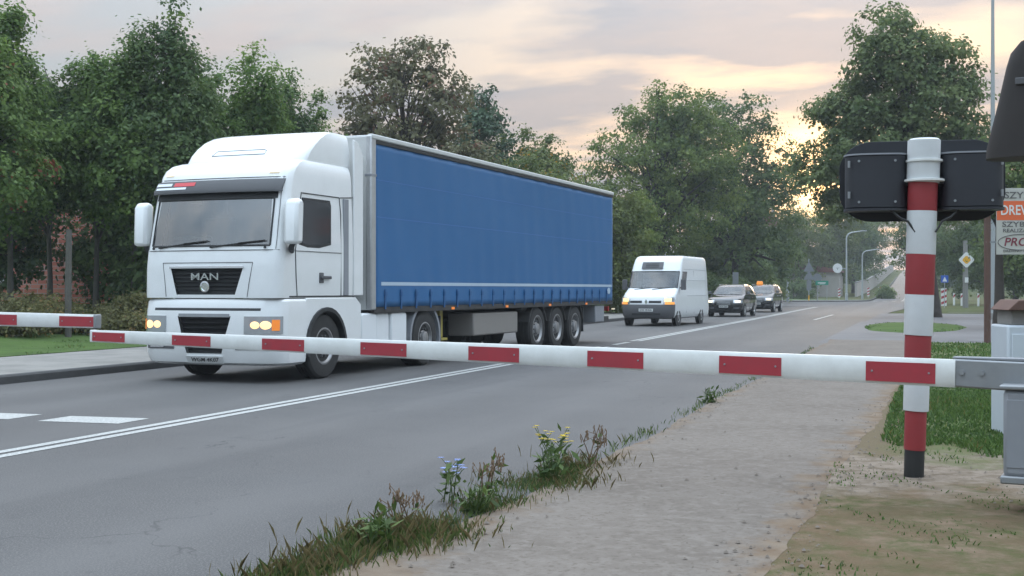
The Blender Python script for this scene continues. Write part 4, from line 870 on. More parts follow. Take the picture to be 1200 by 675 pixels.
        for ay in (10.92, 12.23, 13.54):
            wheel(T, sg*1.03, ay, .50, .38, sg, 'rim_steel', .03, rim_frac=.62)
            MB().prism(arc(ay, .52, .585, 165, 15, 10)+arc(ay, .52, .56, 15, 165, 10), sg*.82, sg*1.22).build('trailer_fender', 'chassis', T)
        MB().box(min(sg*.82, sg*1.2), max(sg*.82, sg*1.2), 14.16, 14.2, .34, .95).build('mud_flap', 'dark_plastic', T)
        MB().box(min(sg*.7, sg*1.22), max(sg*.7, sg*1.22), 15.1, 15.85, .55, .98).build('tool_box', 'cabinet_grey', T, bevel=.02)
        box('tail_lamp', 'red_lens', T, min(sg*.75, sg*1.15), max(sg*.75, sg*1.15), 16.42, 16.5, .82, .95)
        box('end_outline_lamp', 'lamp_white', T, min(sg*1.24, sg*1.32), max(sg*1.24, sg*1.32), 16.42, 16.47, .86, .89, .004).data.materials[0] = MATS['marker_warm']
    MB().box(-.45, -.33, 3.6, 16.4, .80, 1.02).box(.33, .45, 3.6, 16.4, .80, 1.02).box(-1.1, 1.1, 10.2, 14.2, .92, 1.02).box(-1.15, 1.15, 15.9, 16.45, .55, .68).build('trailer_frame', 'chassis', T)
    for ay in (10.92, 12.23, 13.54): MB().tube([(-.95, ay, .5), (.95, ay, .5)], .07, 10).build('axle', 'chassis', T)
    MB().box(-1.23, 1.23, Y1-.05, Y1, 1.02, 3.97).build('rear_door', 'trailer_white', T, bevel=.01)
    return T
m_ = mat('curtain_seam', (.05, .15, .40), .5)
build_truck()

# ------------------------------------------------------------------ white van
def build_van(loc, rz):
    V = thing('delivery_van', 'white high roof delivery van with lit headlights behind the truck', 'van', loc, rz)
    lv = [(.30, .10, .92, .25, .10), (.40, .02, .98, .28, .10), (.62, .0, 1.0, .30, .12), (.78, .02, 1.0, .30, .12), (.80, .03, 1.0, .30, .12), (1.02, .08, 1.0, .30, .12), (1.12, .16, .995, .30, .12), (1.20, .32, .99, .28, .12), (1.30, .58, .985, .26, .10), (1.40, .82, .98, .22, .10), (1.60, .98, .98, .15, .08), (1.80, 1.13, .975, .15, .08), (2.02, 1.28, .965, .15, .08), (2.10, 1.33, .96, .15, .08), (2.30, 1.46, .945, .16, .08), (2.48, 1.60, .925, .18, .08), (2.57, 1.74, .895, .18, .08), (2.615, 1.95, .84, .18, .08)]
    lv = [(r[0]*1.035, r[1], r[2]*1.03, r[3], r[4], 5.9-.02*i, .08) for i, r in enumerate(lv)]
    hh = [1, .985, .95, .88, .80, .6, .3]; S = Shell(lv, [-a for a in hh]+[0]+hh[::-1], (0, .04, .21, .24, .6, .9, 1.0))
    def pick(k, j, i):
        if k == 'F' and 2 <= j <= 11 and 9 <= i <= 11: return 'windscreen'
        if k == 'R' and j == 2 and 9 <= i <= 11: return 'side_window_near'
        if k == 'L' and j == 2 and 9 <= i <= 11: return 'side_window_far'
        if i <= 3: return 'skirt' if (k == 'F') else 'body'
        return 'body'
    P = S.parts(pick); body = P['body'].build('body', 'van_white', V, angle=40)
    P['windscreen'].build('windscreen', 'far_windscreen', body, angle=60)
    for k in ('near', 'far'): P['side_window_'+k].build('side_window', 'side_glass', body, angle=60)
    P['skirt'].build('front_bumper', 'grey_plastic', V, angle=40)
    mb = MB(); mb.tube([S.front(t, 1.449, .006) for t in np.linspace(-.95, .95, 13)]+[S.front(.95, z, .006) for z in (1.5, 1.7, 1.9, 2.08)]+[S.front(t, 2.09, .006) for t in np.linspace(.95, -.95, 13)]+[S.front(-.95, z, .006) for z in (2.05, 1.8, 1.6, 1.44)], .016, 6); mb.build('windscreen_seal', 'dark_plastic', body)
    for sg in (-1, 1):
        hl = S.patch(sg*.80-.17, sg*.80+.17, .84, 1.10, .014, 8, 3).build('headlight', 'lamp_clear', body)
        S.patch(sg*.79-.12, sg*.79+.10, .93, 1.07, .026, 6, 3).build('lamp', 'lamp_warm', hl)
        S.patch(sg*.84-.14, sg*.84+.12, .83, .915, .022, 6, 2).build('indicator', 'amber_glow', hl)
        S.patch(sg*.36-.26, sg*.36+.20, .88, .97, .006, 6, 2).build('grille_opening', 'dark_plastic', body)
        MB().box(min(sg*.985, sg*1.018), max(sg*.985, sg*1.018), 1.7, 4.1, .52, .60).build('rubbing_strip', 'grey_plastic', V, bevel=.01)
        dm = MB(); o = .003
        seam(dm, [S.side_abs(y, z, sg, o) for y, z in ((1.02, .5), (1.02, 1.36), (1.62, 2.08), (2.12, 2.08), (2.12, .5))], .007); seam(dm, [S.side_abs(2.16, 1.75, sg, o), S.side_abs(5.3, 1.75, sg, o)], .006); seam(dm, [S.side_abs(2.2, 1.15, sg, o), S.side_abs(5.3, 1.15, sg, o)], .006); seam(dm, [S.side_abs(1.9, 2.18, sg, o), S.side_abs(5.35, 2.18, sg, o)], .006)
        seam(dm, [S.side_abs(3.35, 2.14, sg, o), S.side_abs(3.35, .45, sg, o)], .007); dm.build('door_seam', 'cabinet_grey', body)
        box('door_handle', 'grey_plastic', body, min(sg*.98, sg*1.02), max(sg*.98, sg*1.02), 1.93, 2.07, 1.17, 1.22)
        MB().tube([(sg*.98, 1.16, 1.45), (sg*1.12, 1.10, 1.47)], .03, 6).box(min(sg*1.08, sg*1.26), max(sg*1.08, sg*1.26), 1.06, 1.17, 1.38, 1.78).build('mirror', 'grey_plastic', V, bevel=.03)
        for wy in (.95, 4.55):
            MB().lathe([(.42, 0), (.42, sg*.012), (.30, sg*.012)], 26, 'x', (sg*.998, wy, .36)).build('wheel_arch', 'dark_plastic', body)
            wheel(V, sg*.925, wy, .345, .20, sg, 'rim_steel')
    # diamond badge, plate, wipers, cooling unit on the roof front
    p = S.front(0, .93, .012); MB().prism([(-.055, .93), (0, .83), (.055, .93), (0, 1.03)], p[1]-.016, p[1]+.01, 'y').prism([(-.025, .93), (0, .885), (.025, .93), (0, .975)], p[1]-.02, p[1], 'y').build('badge', 'chrome', body)
    pl = S.patch(-.27, .27, .56, .67, .02, 4, 1).build('number_plate', 'plate', V); pp = S.front(0, .615, .02); text_mesh('plate_text', 'DW 7K426', .09, 'ink', pl, (0, pp[1]-.004, .615), (R(90), 0, 0), .002, 1.1)
    S.patch(-.55, .55, .42, .50, .006, 8, 1).build('air_intake', 'dark_plastic', V)
    for a, b in ((.05, .65), (-.65, -.05)): MB().tube([S.front(a, 1.39, .02), S.front(b, 1.47, .03)], .013, 6).build('wiper', 'ink', body)
    cu = S.patch(-.56, .30, 2.20, 2.46, .05, 8, 3, 0, .1).build('cooling_unit', 'grey_plastic', V)
    for z in (2.25, 2.31, 2.37): S.patch(-.40, .14, z, z+.03, .058, 5, 1, 0, .02).build('slat', 'ink', cu)
    box('dashboard', 'dark_plastic', body, -.85, .85, 1.05, 1.5, 1.0, 1.38, .04); box('bulkhead', 'beige_panel', body, -.85, .85, 2.3, 2.36, .5, 2.0)
    for x in (-.5, .45): MB().box(x-.24, x+.24, 1.9, 2.06, .9, 1.62).box(x-.13, x+.13, 1.92, 2.04, 1.64, 1.86).build('seat', 'seat', body, bevel=.04)
    MB().box(-.9, .9, .3, 5.4, .28, .40).build('underbody', 'chassis', V)
    MB().tube([(.42+.0, 1.60, 1.36)]*1+[(.42+.19*math.cos(a), 1.56+.04*math.sin(a), 1.36+.18*math.sin(a)) for a in np.linspace(0, 6.28, 17)], .016, 5, False) if False else None
    return V
build_van((-10.05, 46.2, 0), -R(4.0))

# ------------------------------------------------------------------ two black cars
def build_car(loc, rz, name, label, paint, tall=1.0, taxi=False, seed=0):
    V = thing(name, label, 'car', loc, rz)
    z_ = lambda q: q*tall
    lv = [(.22, .16, .80, .30, .12, 4.30), (.32, .04, .87, .34, .14, 4.42), (.50, .0, .90, .36, .16, 4.45), (.62, .02, .905, .36, .16, 4.44), (.74, .07, .905, .36, .16, 4.42), (.80, .14, .90, .34, .16, 4.41), (.86, .32, .895, .30, .14, 4.40), (.92, .62, .885, .26, .12, 4.38), (.97, .95, .875, .22, .10, 4.36), (1.01, 1.15, .86, .2, .08, 4.34), (1.12, 1.32, .82, .18, .08, 4.22), (1.24, 1.52, .77, .17, .08, 4.08), (1.36, 1.76, .71, .16, .08, 3.92), (1.40, 1.88, .68, .16, .08, 3.84), (1.45, 2.05, .60, .16, .08, 3.66), (1.475, 2.30, .46, .15, .08, 3.4)]
    lv = [(z_(r[0]), *r[1:5], r[5], .2) for r in lv]
    hh = [1, .98, .93, .85, .72, .4]; S = Shell(lv, [-a for a in hh]+[0]+hh[::-1], (0, .04, .38, .42, .78, .86, 1.0), (-1, -.95, -.85, -.5, 0, .5, .85, .95, 1))
    def pick(k, j, i):
        if 9 <= i <= 11:
            if k == 'F' and 2 <= j <= 9: return 'windscreen'
            if k in 'RL' and j in (2, 4): return 'side_window_%s%d' % (k, j)
            if k == 'B' and 2 <= j <= 5: return 'rear_window'
        return 'body'
    P = S.parts(pick); body = P['body'].build('body', paint, V, angle=40)
    for k in P:
        if k == 'windscreen': P[k].build('windscreen', 'far_windscreen', body, angle=60)
        elif k == 'rear_window': P[k].build('rear_window', 'side_glass', body, angle=60)
        elif k != 'body': P[k].build('side_window', 'side_glass', body, angle=60)
    for sg in (-1, 1):
        hl = S.patch(sg*.74-.20, sg*.74+.20, z_(.62), z_(.76), .012, 8, 3).build('headlight', 'lamp_clear', body)
        S.patch(sg*.76-.13, sg*.76+.11, z_(.645), z_(.74), .022, 6, 3).build('lamp', 'lamp_white', hl)
        S.patch(sg*.70-.15, sg*.70+.13, z_(.36), z_(.44), .006, 6, 2).build('fog_lamp', 'grey_plastic', body)
        # chrome belt line and roof bar
        mb = MB(); mb.tube([S.side_abs(y, z_(1.015), sg, .004) for y in (1.4, 2.2, 3.0, 3.9)], .012, 5); mb.build('belt_trim', 'alloy', body)
        mb = MB(); mb.tube([(sg*.64, 1.98, z_(1.425)), (sg*.63, 2.2, z_(1.47)), (sg*.63, 3.2, z_(1.47)), (sg*.64, 3.55, z_(1.43))], .015, 6); mb.build('roof_bar', 'alloy', V)
        dm = MB()
        for y in (1.45, 2.42, 3.35): seam(dm, [S.side_abs(y, z_(q), sg, .003) for q in (.34, .6, .9, 1.0)], .006)
        dm.build('door_seam', 'ink', body)
        for y in (2.28, 3.2): box('door_handle', 'alloy' if taxi else paint, body, min(sg*.88, sg*.92), max(sg*.88, sg*.92), y-.1, y+.06, z_(.86), z_(.88)+.015)
        MB().tube([(sg*.84, 1.52, z_(1.03)), (sg*.98, 1.48, z_(1.05))], .022, 6).prism([(1.40, z_(1.02)), (1.54, z_(1.02)), (1.56, z_(1.13)), (1.44, z_(1.15))], sg*.93, sg*1.10).build('mirror', paint, V, bevel=.03)
        for wy in (.92, 3.55):
            MB().lathe([(.385, 0), (.385, sg*.014), (.28, sg*.014)], 26, 'x', (sg*.894, wy, .335)).build('wheel_arch', 'ink', body)
            wheel(V, sg*.82, wy, .325, .21, sg, 'alloy', spokes=5 if not taxi else 7, rim_frac=.66)
        S.patch(0, 0, 0, 0) if False else None
    gr = S.patch(-.40, .40, z_(.52), z_(.70), .008, 8, 2).build('grille', 'ink', body)
    for q in (.56, .61, .66): S.patch(-.38, .38, z_(q), z_(q)+.012, .016, 8, 1).build('slat', 'alloy', gr)
    S.patch(-.55, .55, z_(.27), z_(.37), .006, 8, 1).build('air_intake', 'ink', body)
    pl = S.patch(-.26, .26, z_(.42), z_(.42)+.11, .02, 4, 1).build('number_plate', 'plate', V); pp = S.front(0, z_(.42)+.055, .02); text_mesh('plate_text', 'DSW 3J42' if not taxi else 'DW 5T819', .085, 'ink', pl, (0, pp[1]-.004, z_(.42)+.055), (R(90), 0, 0), .002, 1.1)
    MB().tube([S.front(t, z_(1.005), .006) for t in np.linspace(-.8, .8, 9)], .014, 5).build('scuttle', 'ink', body)
    box('dashboard', 'dark_plastic', body, -.7, .7, 1.35, 1.75, z_(.7), z_(.99), .04)
    for x in (-.36, .36): MB().box(x-.22, x+.22, 2.15, 2.3, .5, z_(1.12)).box(x-.12, x+.12, 2.2, 2.3, z_(1.13), z_(1.28)).build('seat', 'seat', body, bevel=.04)
    box('rear_bench', 'seat', body, -.65, .65, 3.0, 3.2, .5, z_(1.08), .05); box('underbody', 'chassis', V, -.78, .78, .4, 4.2, .20, .34)
    if taxi:
        t = MB().prism([(-.20, z_(1.47)), (.20, z_(1.47)), (.16, z_(1.47)+.19), (-.16, z_(1.47)+.19)], 2.22, 2.36, 'y').build('roof_sign', 'amber_lit', V, bevel=.02); t.location.x = -.22
    return V
build_car((-9.75, 63.2, 0), -R(3), 'estate_car', 'black car with lit headlights right behind the white van', 'black_paint', 1.13)
build_car((-9.75, 76.2, 0), -R(3), 'taxi_car', 'black car with an orange roof sign, last in the queue', 'black_paint_b', 1.16, True)

# ------------------------------------------------------------------ barriers, signal, machine
def boom(name, label, P0, P1, h0, h1, first, period, redlen, t_end, cap_m='boom_white'):
    """square tapered boom from P0 (machine end) to P1 (tip); red bands start at distance first"""
    P0, P1 = Vector(P0), Vector(P1); d = P1-P0; L_ = d.length
    B = thing(name, label, 'barrier', P0, 0); B.rotation_euler = d.to_track_quat('Y', 'Z').to_euler()
    hh_ = lambda q: (h0+(h1-h0)*q/L_)/2
    def ring(y, sx=1., z0=-1., z1=1.):
        h_ = hh_(y); c = h_*.30; w = h_*.50*sx
        return [(-w, y, h_*z0+c), (-w+c*.5, y, h_*z0), (w-c*.5, y, h_*z0), (w, y, h_*z0+c), (w, y, h_*z1-c), (w-c*.5, y, h_*z1), (-w+c*.5, y, h_*z1), (-w, y, h_*z1-c)]
    v = []; st = np.linspace(0, L_, 9)
    for y in st: v += ring(y)
    body = MB().add(v, [(i*8+k, i*8+(k+1) % 8, i*8+8+(k+1) % 8, i*8+8+k) for i in range(8) for k in range(8)]+[tuple(range(8))[::-1], tuple(range(64, 72))]).build('beam', 'boom_white', B, angle=50)
    t = first
    while t < L_:
        a, b = max(t, .0), min(t+redlen, L_-.002); v = []
        for y in (a, b):
            h_ = hh_(y); w = h_*.50+.003; v += [(-w, y, -h_*.80), (w, y, -h_*.80), (w, y, h_*.68), (-w, y, h_*.68)]
        MB().add(v, [(0, 1, 5, 4), (1, 2, 6, 5), (2, 3, 7, 6), (3, 0, 4, 7), (3, 2, 1, 0), (4, 5, 6, 7)]).build('red_band', 'boom_red', B)
        for y in (a+.04, b-.04):
            if b-a > .2:
                for sx in (-1, 1): MB().lathe([(.007, 0), (.007, sx*.005), (.003, sx*.006)], 8, 'x', (sx*(hh_(y)*.50+.003), y, -hh_(y)*.04)).build('rivet', 'galvanised', B)
        t += period
    e = hh_(L_); MB().box(-e*.62, e*.62, L_-.012, L_+.02, -e*1.04, e*1.04).build('end_cap', cap_m, B, bevel=.008)
    return B
boom('barrier_boom', 'long red and white barrier boom lowered across the near lane', (.18, 8.49, .86), (-7.29, 9.69, .97), .178, .108, .12, 1.005, .44, 0)
boom('barrier_boom', 'shorter red and white barrier boom end at the left frame edge', (-16.0, 11.05, 1.16), (-7.36, 9.83, 1.10), .20, .125, .28, 1.0, .44, 0, 'galvanised')

# striped signal post with two dark lamp heads seen from the track side
def signal_post():
    T = thing('crossing_signal', 'red and white striped crossing signal post with black backed lamps', 'signal', (-.09, 9.72, 0), R(6))
    lean = .075; zt = 2.50; bands = [(.0, .21, 'ink', .072), (.21, .50, 'post_red', .078), (.50, .78, 'post_white', .092), (.78, 1.06, 'post_red', .095), (1.06, 1.36, 'post_white', .104), (1.36, 1.66, 'post_red', .105), (1.66, 1.98, 'post_white', .107), (1.98, 2.19, 'post_red', .106), (2.19, 2.50, 'post_white', .118)]
    for a, b, m_, r in bands:
        MB().tube([(lean*a/2.5, 0, a), (lean*(a+.01)/2.5, 0, a+.006), (lean*b/2.5, 0, b)], [r*.985, r, r], 20).build('base' if m_ == 'ink' else ('red_band' if m_ == 'post_red' else 'white_band'), m_, T, angle=40)
    for z, r in ((2.195, .145), (2.34, .132)): MB().lathe([(r*.9, z), (r, z+.003), (r, z+.018), (r*.9, z+.021)], 24, 'z', (lean, 0, 0)).build('clamp_ring', 'boom_white', T)
    MB().lathe([(.118, 2.5), (.10, 2.515), (.01, 2.52)], 20, 'z', (lean, 0, 0)).build('post_cap', 'post_white', T)
    # background board: long with rounded corners, behind the post
    cx, cz = lean, 2.22; w, h_, r = .60, .305, .24; poly = []
    for qx, qz, a0 in ((w-r, h_-r*.9, 0), (-(w-r), h_-r*.9, 90), (-(w-r), -(h_-r*.9), 180), (w-r, -(h_-r*.9), 270)):
        poly += [(cx+qx+r*math.cos(R(a0+k*10)), cz+qz+r*.9*math.sin(R(a0+k*10))) for k in range(10)]
    MB().prism(poly, .20, .212, 'y').build('backing_board', 'signal_board', T, bevel=.003)
    for sg in (-1, 1):
        x0 = lean+sg*.34; prof = []
        # drum-shaped housing with a lip above and below
        hd = MB(); n = 20; pts = [(x0+.225*math.copysign(abs(math.cos(a))**.6, math.cos(a)), .09+.15*math.copysign(abs(math.sin(a))**.75, math.sin(a))) for a in [2*math.pi*k/n for k in range(n)]]
        hd.prism(pts, 2.005, 2.40, 'z'); H = hd.build('lamp_housing', 'signal_black', T, angle=50, bevel=.008)
        p2 = [(x0+(px_-x0)*1.04, .09+(py_-.09)*1.05) for px_, py_ in pts]
        MB().prism(p2, 2.40, 2.412, 'z').build('housing_lid', 'cabinet_grey', H, angle=50); MB().prism(p2, 1.985, 2.004, 'z').build('housing_lip', 'signal_black', H, angle=50)
        MB().lathe([(.14, .21), (.15, .22), (.15, .42), (.14, .42), (.13, .23)], 20, 'y', (x0, 0, 2.21)).build('lamp_hood', 'signal_black', H)
        MB().lathe([(.125, .225), (.10, .24), (.01, .25)], 18, 'y', (x0, 0, 2.21)).build('lamp_lens', 'red_lens', H)
        MB().tube([(lean, 0, 2.20), (x0, .06, 2.20)], .03, 8).build('bracket', 'signal_black', T)
        for q in (-.13, .13):
            for zz_ in (2.05, 2.355): MB().lathe([(.010, -.064), (.010, -.056)], 6, 'y', (x0+q, 0, zz_)).build('bolt', 'galvanised', H)
        for zz_ in (2.08, 2.31): MB().tube([(x0+sg*.20, -.035, zz_), (x0+sg*.20, -.035, zz_+.05)], .010, 6).build('hinge', 'galvanised', H)
        MB().tube([(x0-sg*.1, -.02, 1.99), (x0-sg*.16, -.06, 1.93), (lean+sg*.12, -.06, 1.90), (lean+sg*.07, -.085, 1.82)], .009, 6).build('cable', 'ink', T)
    return T
signal_post()

def barrier_machine():
    T = thing('barrier_machine', 'grey barrier drive housing at the right frame edge holding the long boom', 'barrier', (.62, 8.45, 0), R(-9))
    MB().lathe([(.19, 0), (.19, .05), (.13, .06), (.12, .26)], 14, 'z', (.16, 0, 0)).build('pedestal', 'ink', T)
    MB().box(-.14, .46, -.22, .24, .24, .78).build('housing', 'cabinet_grey', T, bevel=.03)
    MB().box(-.155, .475, -.235, .255, .20, .25).build('base_plate', 'galvanised', T, bevel=.01)
    MB().box(-.12, .44, -.225, -.219, .30, .72).build('door', 'cabinet_grey', T, bevel=.008)
    MB().box(-.16, .48, -.24, .26, .78, .81).build('lid', 'galvanised', T, bevel=.01)
    MB().prism([(-.46, .775), (.7, .73), (.7, .93), (-.46, .955)], -.06, .06, 'y').build('boom_arm', 'galvanised', T, bevel=.012)
    MB().prism([(-.46, .955), (.7, .93), (.7, .965), (-.46, .968)], -.05, .05, 'y').build('arm_flange', 'cabinet_grey', T, bevel=.006)
    MB().lathe([(.10, -.10), (.10, -.068), (.05, -.05)], 18, 'y', (.30, 0, .85)).build('pivot', 'ink', T)
    for x in (-.40, -.28): MB().lathe([(.018, -.075), (.018, -.058)], 6, 'y', (x, 0, .87)).build('bolt', 'galvanised', T)
barrier_machine()
def pale_cabinet():
    T = thing('relay_cabinet', 'pale blue grey equipment cabinet with a rusty lid behind the barrier housing', 'cabinet', (*spot(1191, 12), 0), R(12))
    MB().box(-.16, .75, -.28, .30, .0, 1.06).build('body', 'cabinet_pale', T, bevel=.02); MB().box(-.12, .71, -.29, -.279, .1, .98).build('door', 'cabinet_pale', T, bevel=.01)
    MB().box(-.10, .75, -.2, .3, 1.06, 1.20).build('cap', 'concrete_pole', T, bevel=.01); MB().prism([(-.16, 1.20), (.80, 1.20), (.76, 1.30), (-.06, 1.30)], -.30, .34, 'y').build('lid', 'rust_brown', T, bevel=.01)
    MB().box(.58, .62, -.31, -.288, .5, .62).build('handle', 'ink', T, bevel=.006)
pale_cabinet()
def dark_hood():
    x, y = spot(1216, 7.4); T = thing('warning_bell', 'dark tapering horn housing cut off by the right frame edge above the advertising board', 'signal', (x, y, 0), R(-12))
    MB().lathe([(.045, 0), (.045, 2.9)], 14, 'z', (.18, .05, 0)).build('mast', 'cabinet_grey', T)
    MB().lathe([(.12, 0), (.12, .04), (.05, .05)], 14, 'z', (.18, .05, 0)).build('foot', 'ink', T)
    v = []; 
    for z, a, b in ((2.18, -.29, .30), (2.24, -.285, .30), (2.5, -.22, .28), (2.72, -.17, .24), (2.80, -.145, .2), (2.86, -.09, .12)):
        v.append((z, a, b))
    mb = MB(); vv = []; n = 20
    for z, a, b in v:
        for k in range(n):
            t_ = 2*math.pi*k/n; vv.append(((a+b)/2+(b-a)/2*math.copysign(abs(math.cos(t_))**.7, math.cos(t_)), .17*math.copysign(abs(math.sin(t_))**.7, math.sin(t_)), z))
    mb.add(vv, [(i*n+k, i*n+(k+1) % n, (i+1)*n+(k+1) % n, (i+1)*n+k) for i in range(len(v)-1) for k in range(n)]+[tuple(range(n))[::-1], tuple(range((len(v)-1)*n, len(v)*n))])
    mb.build('housing', 'rust_black', T, angle=50)
    MB().box(-.10, .2, -.176, -.160, 2.60, 2.64).build('strap', 'grey_plastic', T, bevel=.004)
mat('rust_black', (.030, .024, .022), .7, noise=(6, 1.3, (.018, .015, .014)))
dark_hood()

# advertising board on a brown post
def advert():
    x, y = spot(1157, 32.4); T = thing('advertising_board', 'beige advertising board with an orange band on a rusty brown post', 'sign', (x, y, 0), R(16))
    MB().tube([(0, 0, -.1), (0, 0, 3.55)], .085, 12).build('post', 'rust_brown', T)
    MB().tube([(1.45, .02, -.1), (1.45, .02, 3.7)], .06, 10).build('post', 'galvanised', T)
    BX0, BX1, Z0, Z1, YF = .20, 1.62, 2.30, 4.02, -.10
    B = MB().box(BX0, BX1, YF, YF+.03, Z0, Z1).build('panel', 'board_grey', T, bevel=.005)
    MB().box(BX0+.01, BX1-.01, YF-.004, YF, 3.19, 3.69).build('orange_band', 'sign_orange', B)
    for z in (2.6, 3.6): MB().box(-.05, 1.5, YF+.031, YF+.07, z, z+.05).build('rail', 'galvanised', T)
    def tx(nm, s, size, m_, x, z, sq=1., sh=0.): text_mesh(nm, s, size, m_, B, (x, YF-.008, z), (R(90), 0, 0), .002, sq, True, sh)
    tx('lettering', 'SZYZEM', .24, 'text_grey', .92, 3.83, 1.2); tx('lettering', 'DREWNO', .36, 'sign_white', .93, 3.44, .78)
    tx('lettering', 'SZYBKA', .19, 'text_grey', .80, 3.08, 1.35); tx('lettering', 'REALIZACJA', .13, 'text_grey', .80, 2.92, 1.25)
    tx('lettering', 'PROFI', .30, 'text_maroon', .80, 2.62, 1.05, .2); tx('lettering', 'DREWNO I OKNA', .08, 'text_grey', .80, 2.39, 1.3)
    MB().tube([(.80+.56*math.cos(a), YF-.006, 2.62+.20*math.sin(a)) for a in np.linspace(0, 2*math.pi, 41)], .010, 5, False).build('ellipse', 'text_grey', B)
advert()

# ------------------------------------------------------------------ lamps, poles, signs far down the road
def street_lamp(label, px, dp, hh, arm=1.9):
    x, y = spot(px, dp); T = thing('street_lamp', label, 'street lamp', (x, y, tz(x, y)), R(CAM_YAW), 'curved grey street lamps')
    pts = [(0, 0, 0), (0, 0, hh*.9)]+[(.75*(1-math.cos(R(a))), 0, hh*.9+.75*math.sin(R(a))*.9) for a in (25, 50, 75)]+[(arm, 0, hh*.9+.86)]
    MB().tube(pts, [.12, .085, .08, .08, .075, .06], 10).build('pole', 'lamp_pole', T)
    MB().box(arm-.15, arm+.42, -.13, .13, hh*.9+.80, hh*.9+.90).build('lamp_head', 'lamp_pole', T, bevel=.03); MB().lathe([(.16, 0), (.16, .9), (.12, .95)], 10).build('base', 'lamp_pole', T)
    return T
street_lamp('nearer tall street lamp carrying a round sign', 992, 143, 8.1); street_lamp('farther shorter street lamp right of the round sign lamp', 1010.5, 166, 6.4)
x, y = spot(923, 141); T = thing('mast', 'plain thin mast right of the last black car', 'pole', (x, y, tz(x, y)))
MB().tube([(0, 0, 0), (0, 0, 6.0)], [.13, .09], 10).build('pole', 'lamp_pole', T); MB().lathe([(.17, 0), (.17, 1.2), (.14, 1.25)], 10).build('sleeve', 'cabinet_grey', T)
def sign_things():
    F = R(CAM_YAW)
    x, y = spot(948, 142); T = thing('warning_sign', 'two stacked grey triangular sign backs with a plate on one post', 'sign', (x, y, tz(x, y)), F)
    MB().tube([(0, .05, 0), (0, .05, 4.9)], .05, 8).build('post', 'lamp_pole', T); MB().tube([(0, .05, 0), (0, .05, .75)], .075, 8).build('sleeve', 'sign_yellow', T)
    for z in (3.7, 2.75): MB().prism([(-.62, z-.2), (-.56, z-.25), (.56, z-.25), (.62, z-.2), (.05, z+.82), (-.05, z+.82)], -.01, .012, 'y').build('triangle', 'sign_back', T, bevel=.01)
    MB().box(-.27, .27, -.01, .012, 1.3, 2.45).build('plate', 'sign_back', T)
    x, y = spot(958, 143); T = thing('round_sign', 'round grey sign back beside the green direction sign', 'sign', (x, y, tz(x, y)), F)
    MB().tube([(0, .05, 0), (0, .05, 2.6)], .085, 8).build('post', 'concrete_pole', T); MB().lathe([(.49, -.01), (.5, 0), (.49, .012)], 26, 'y', (0, 0, 2.75)).build('disc', 'sign_back', T)
    x, y = spot(963.5, 142); T = thing('direction_sign', 'small green direction sign on two thin posts', 'sign', (x, y, tz(x, y)), F)
    for xx in (-.5, .55): MB().tube([(xx, .04, 0), (xx, .04, 2.4)], .035, 8).build('post', 'lamp_pole', T)
    MB().prism([(-.75, 1.92), (.66, 1.92), (.72, 1.97), (.72, 2.36), (.66, 2.41), (-.75, 2.41)], -.012, .012, 'y').build('panel', 'sign_green', T); MB().box(-.5, .4, -.016, -.0121, 2.11, 2.21).box(-.3, .3, -.016, -.0121, 2.02, 2.06).build('lettering_bar', 'sign_white', T)
    x, y = spot(981.5, 143); T = thing('round_sign', 'round pale sign on a side arm of the nearer street lamp', 'sign', (x, y, tz(x, y)), F)
    MB().lathe([(.54, -.01), (.55, 0), (.54, .012)], 26, 'y', (0, 0, 3.85)).build('disc', 'sign_white', T); MB().tube([(.3, .05, 3.8), (1.03, .05, 3.8)], .035, 8).build('arm', 'lamp_pole', T); MB().box(-.2, .2, -.016, -.0121, 3.86, 3.90).box(-.03, .03, -.016, -.0121, 3.65, 3.85).build('sign_mark', 'sign_back', T)
    for px, dp in ((983.5, 165), (1017.5, 172), (1031, 175)):
        x, y = spot(px, dp); T = thing('delineator', {983.5: 'red striped delineator left of the farther street lamp', 1017.5: 'red striped delineator right of the farther street lamp', 1031: 'red striped delineator beside the clipped bush'}[px], 'delineator', (x, y, tz(x, y)), F, 'striped delineators at the corner')
        MB().box(-.16, .16, -.02, .02, .25, 1.45).build('panel', 'sign_white', T); MB().tube([(0, .04, 0), (0, .04, 1.3)], .03, 6).build('post', 'lamp_pole', T)
        for k in range(3): MB().prism([(-.155, .34+k*.4), (.155, .5+k*.4), (.155, .7+k*.4), (-.155, .54+k*.4)], -.026, -.0205, 'y').build('red_stripe', 'boom_red', T)
    # grey sign back behind the first black car
    x, y = spot(862, 84); T = thing('plate_sign', 'narrow grey sign back standing behind the black cars', 'sign', (x, y, .13), F)
    MB().tube([(0, .04, 0), (0, .04, 2.4)], .04, 8).build('post', 'lamp_pole', T); MB().box(-.20, .20, -.01, .012, 1.45, 2.42).build('plate', 'sign_back', T, bevel=.01)
    # right side: yellow diamond on a concrete pole
    x, y = spot(1133, 96); T = thing('priority_sign', 'yellow and white diamond priority sign on a concrete pole', 'sign', (x, y, tz(x, y)), F)
    MB().tube([(0, .3, 0), (0, .3, 5.2)], [.23, .17], 10).build('pole', 'concrete_pole', T)
    def dia(nm, s, y0, y1, m_, ch=.06): return MB().prism([(s-ch, -ch), (s-ch, ch), (ch, s-ch), (-ch, s-ch), (-s+ch, ch), (-s+ch, -ch), (-ch, -s+ch), (ch, -s+ch)], y0, y1, 'y').build(nm, m_, T)
    for nm, s, y0, m_ in (('panel', .64, .05, 'sign_white'), ('yellow_field', .36, .043, 'sign_yellow')): dia(nm, s, y0, .08, m_).location.z = 3.70
    MB().box(-.13, .13, .02, .06, 1.95, 2.35).build('notice', 'sign_white', T)
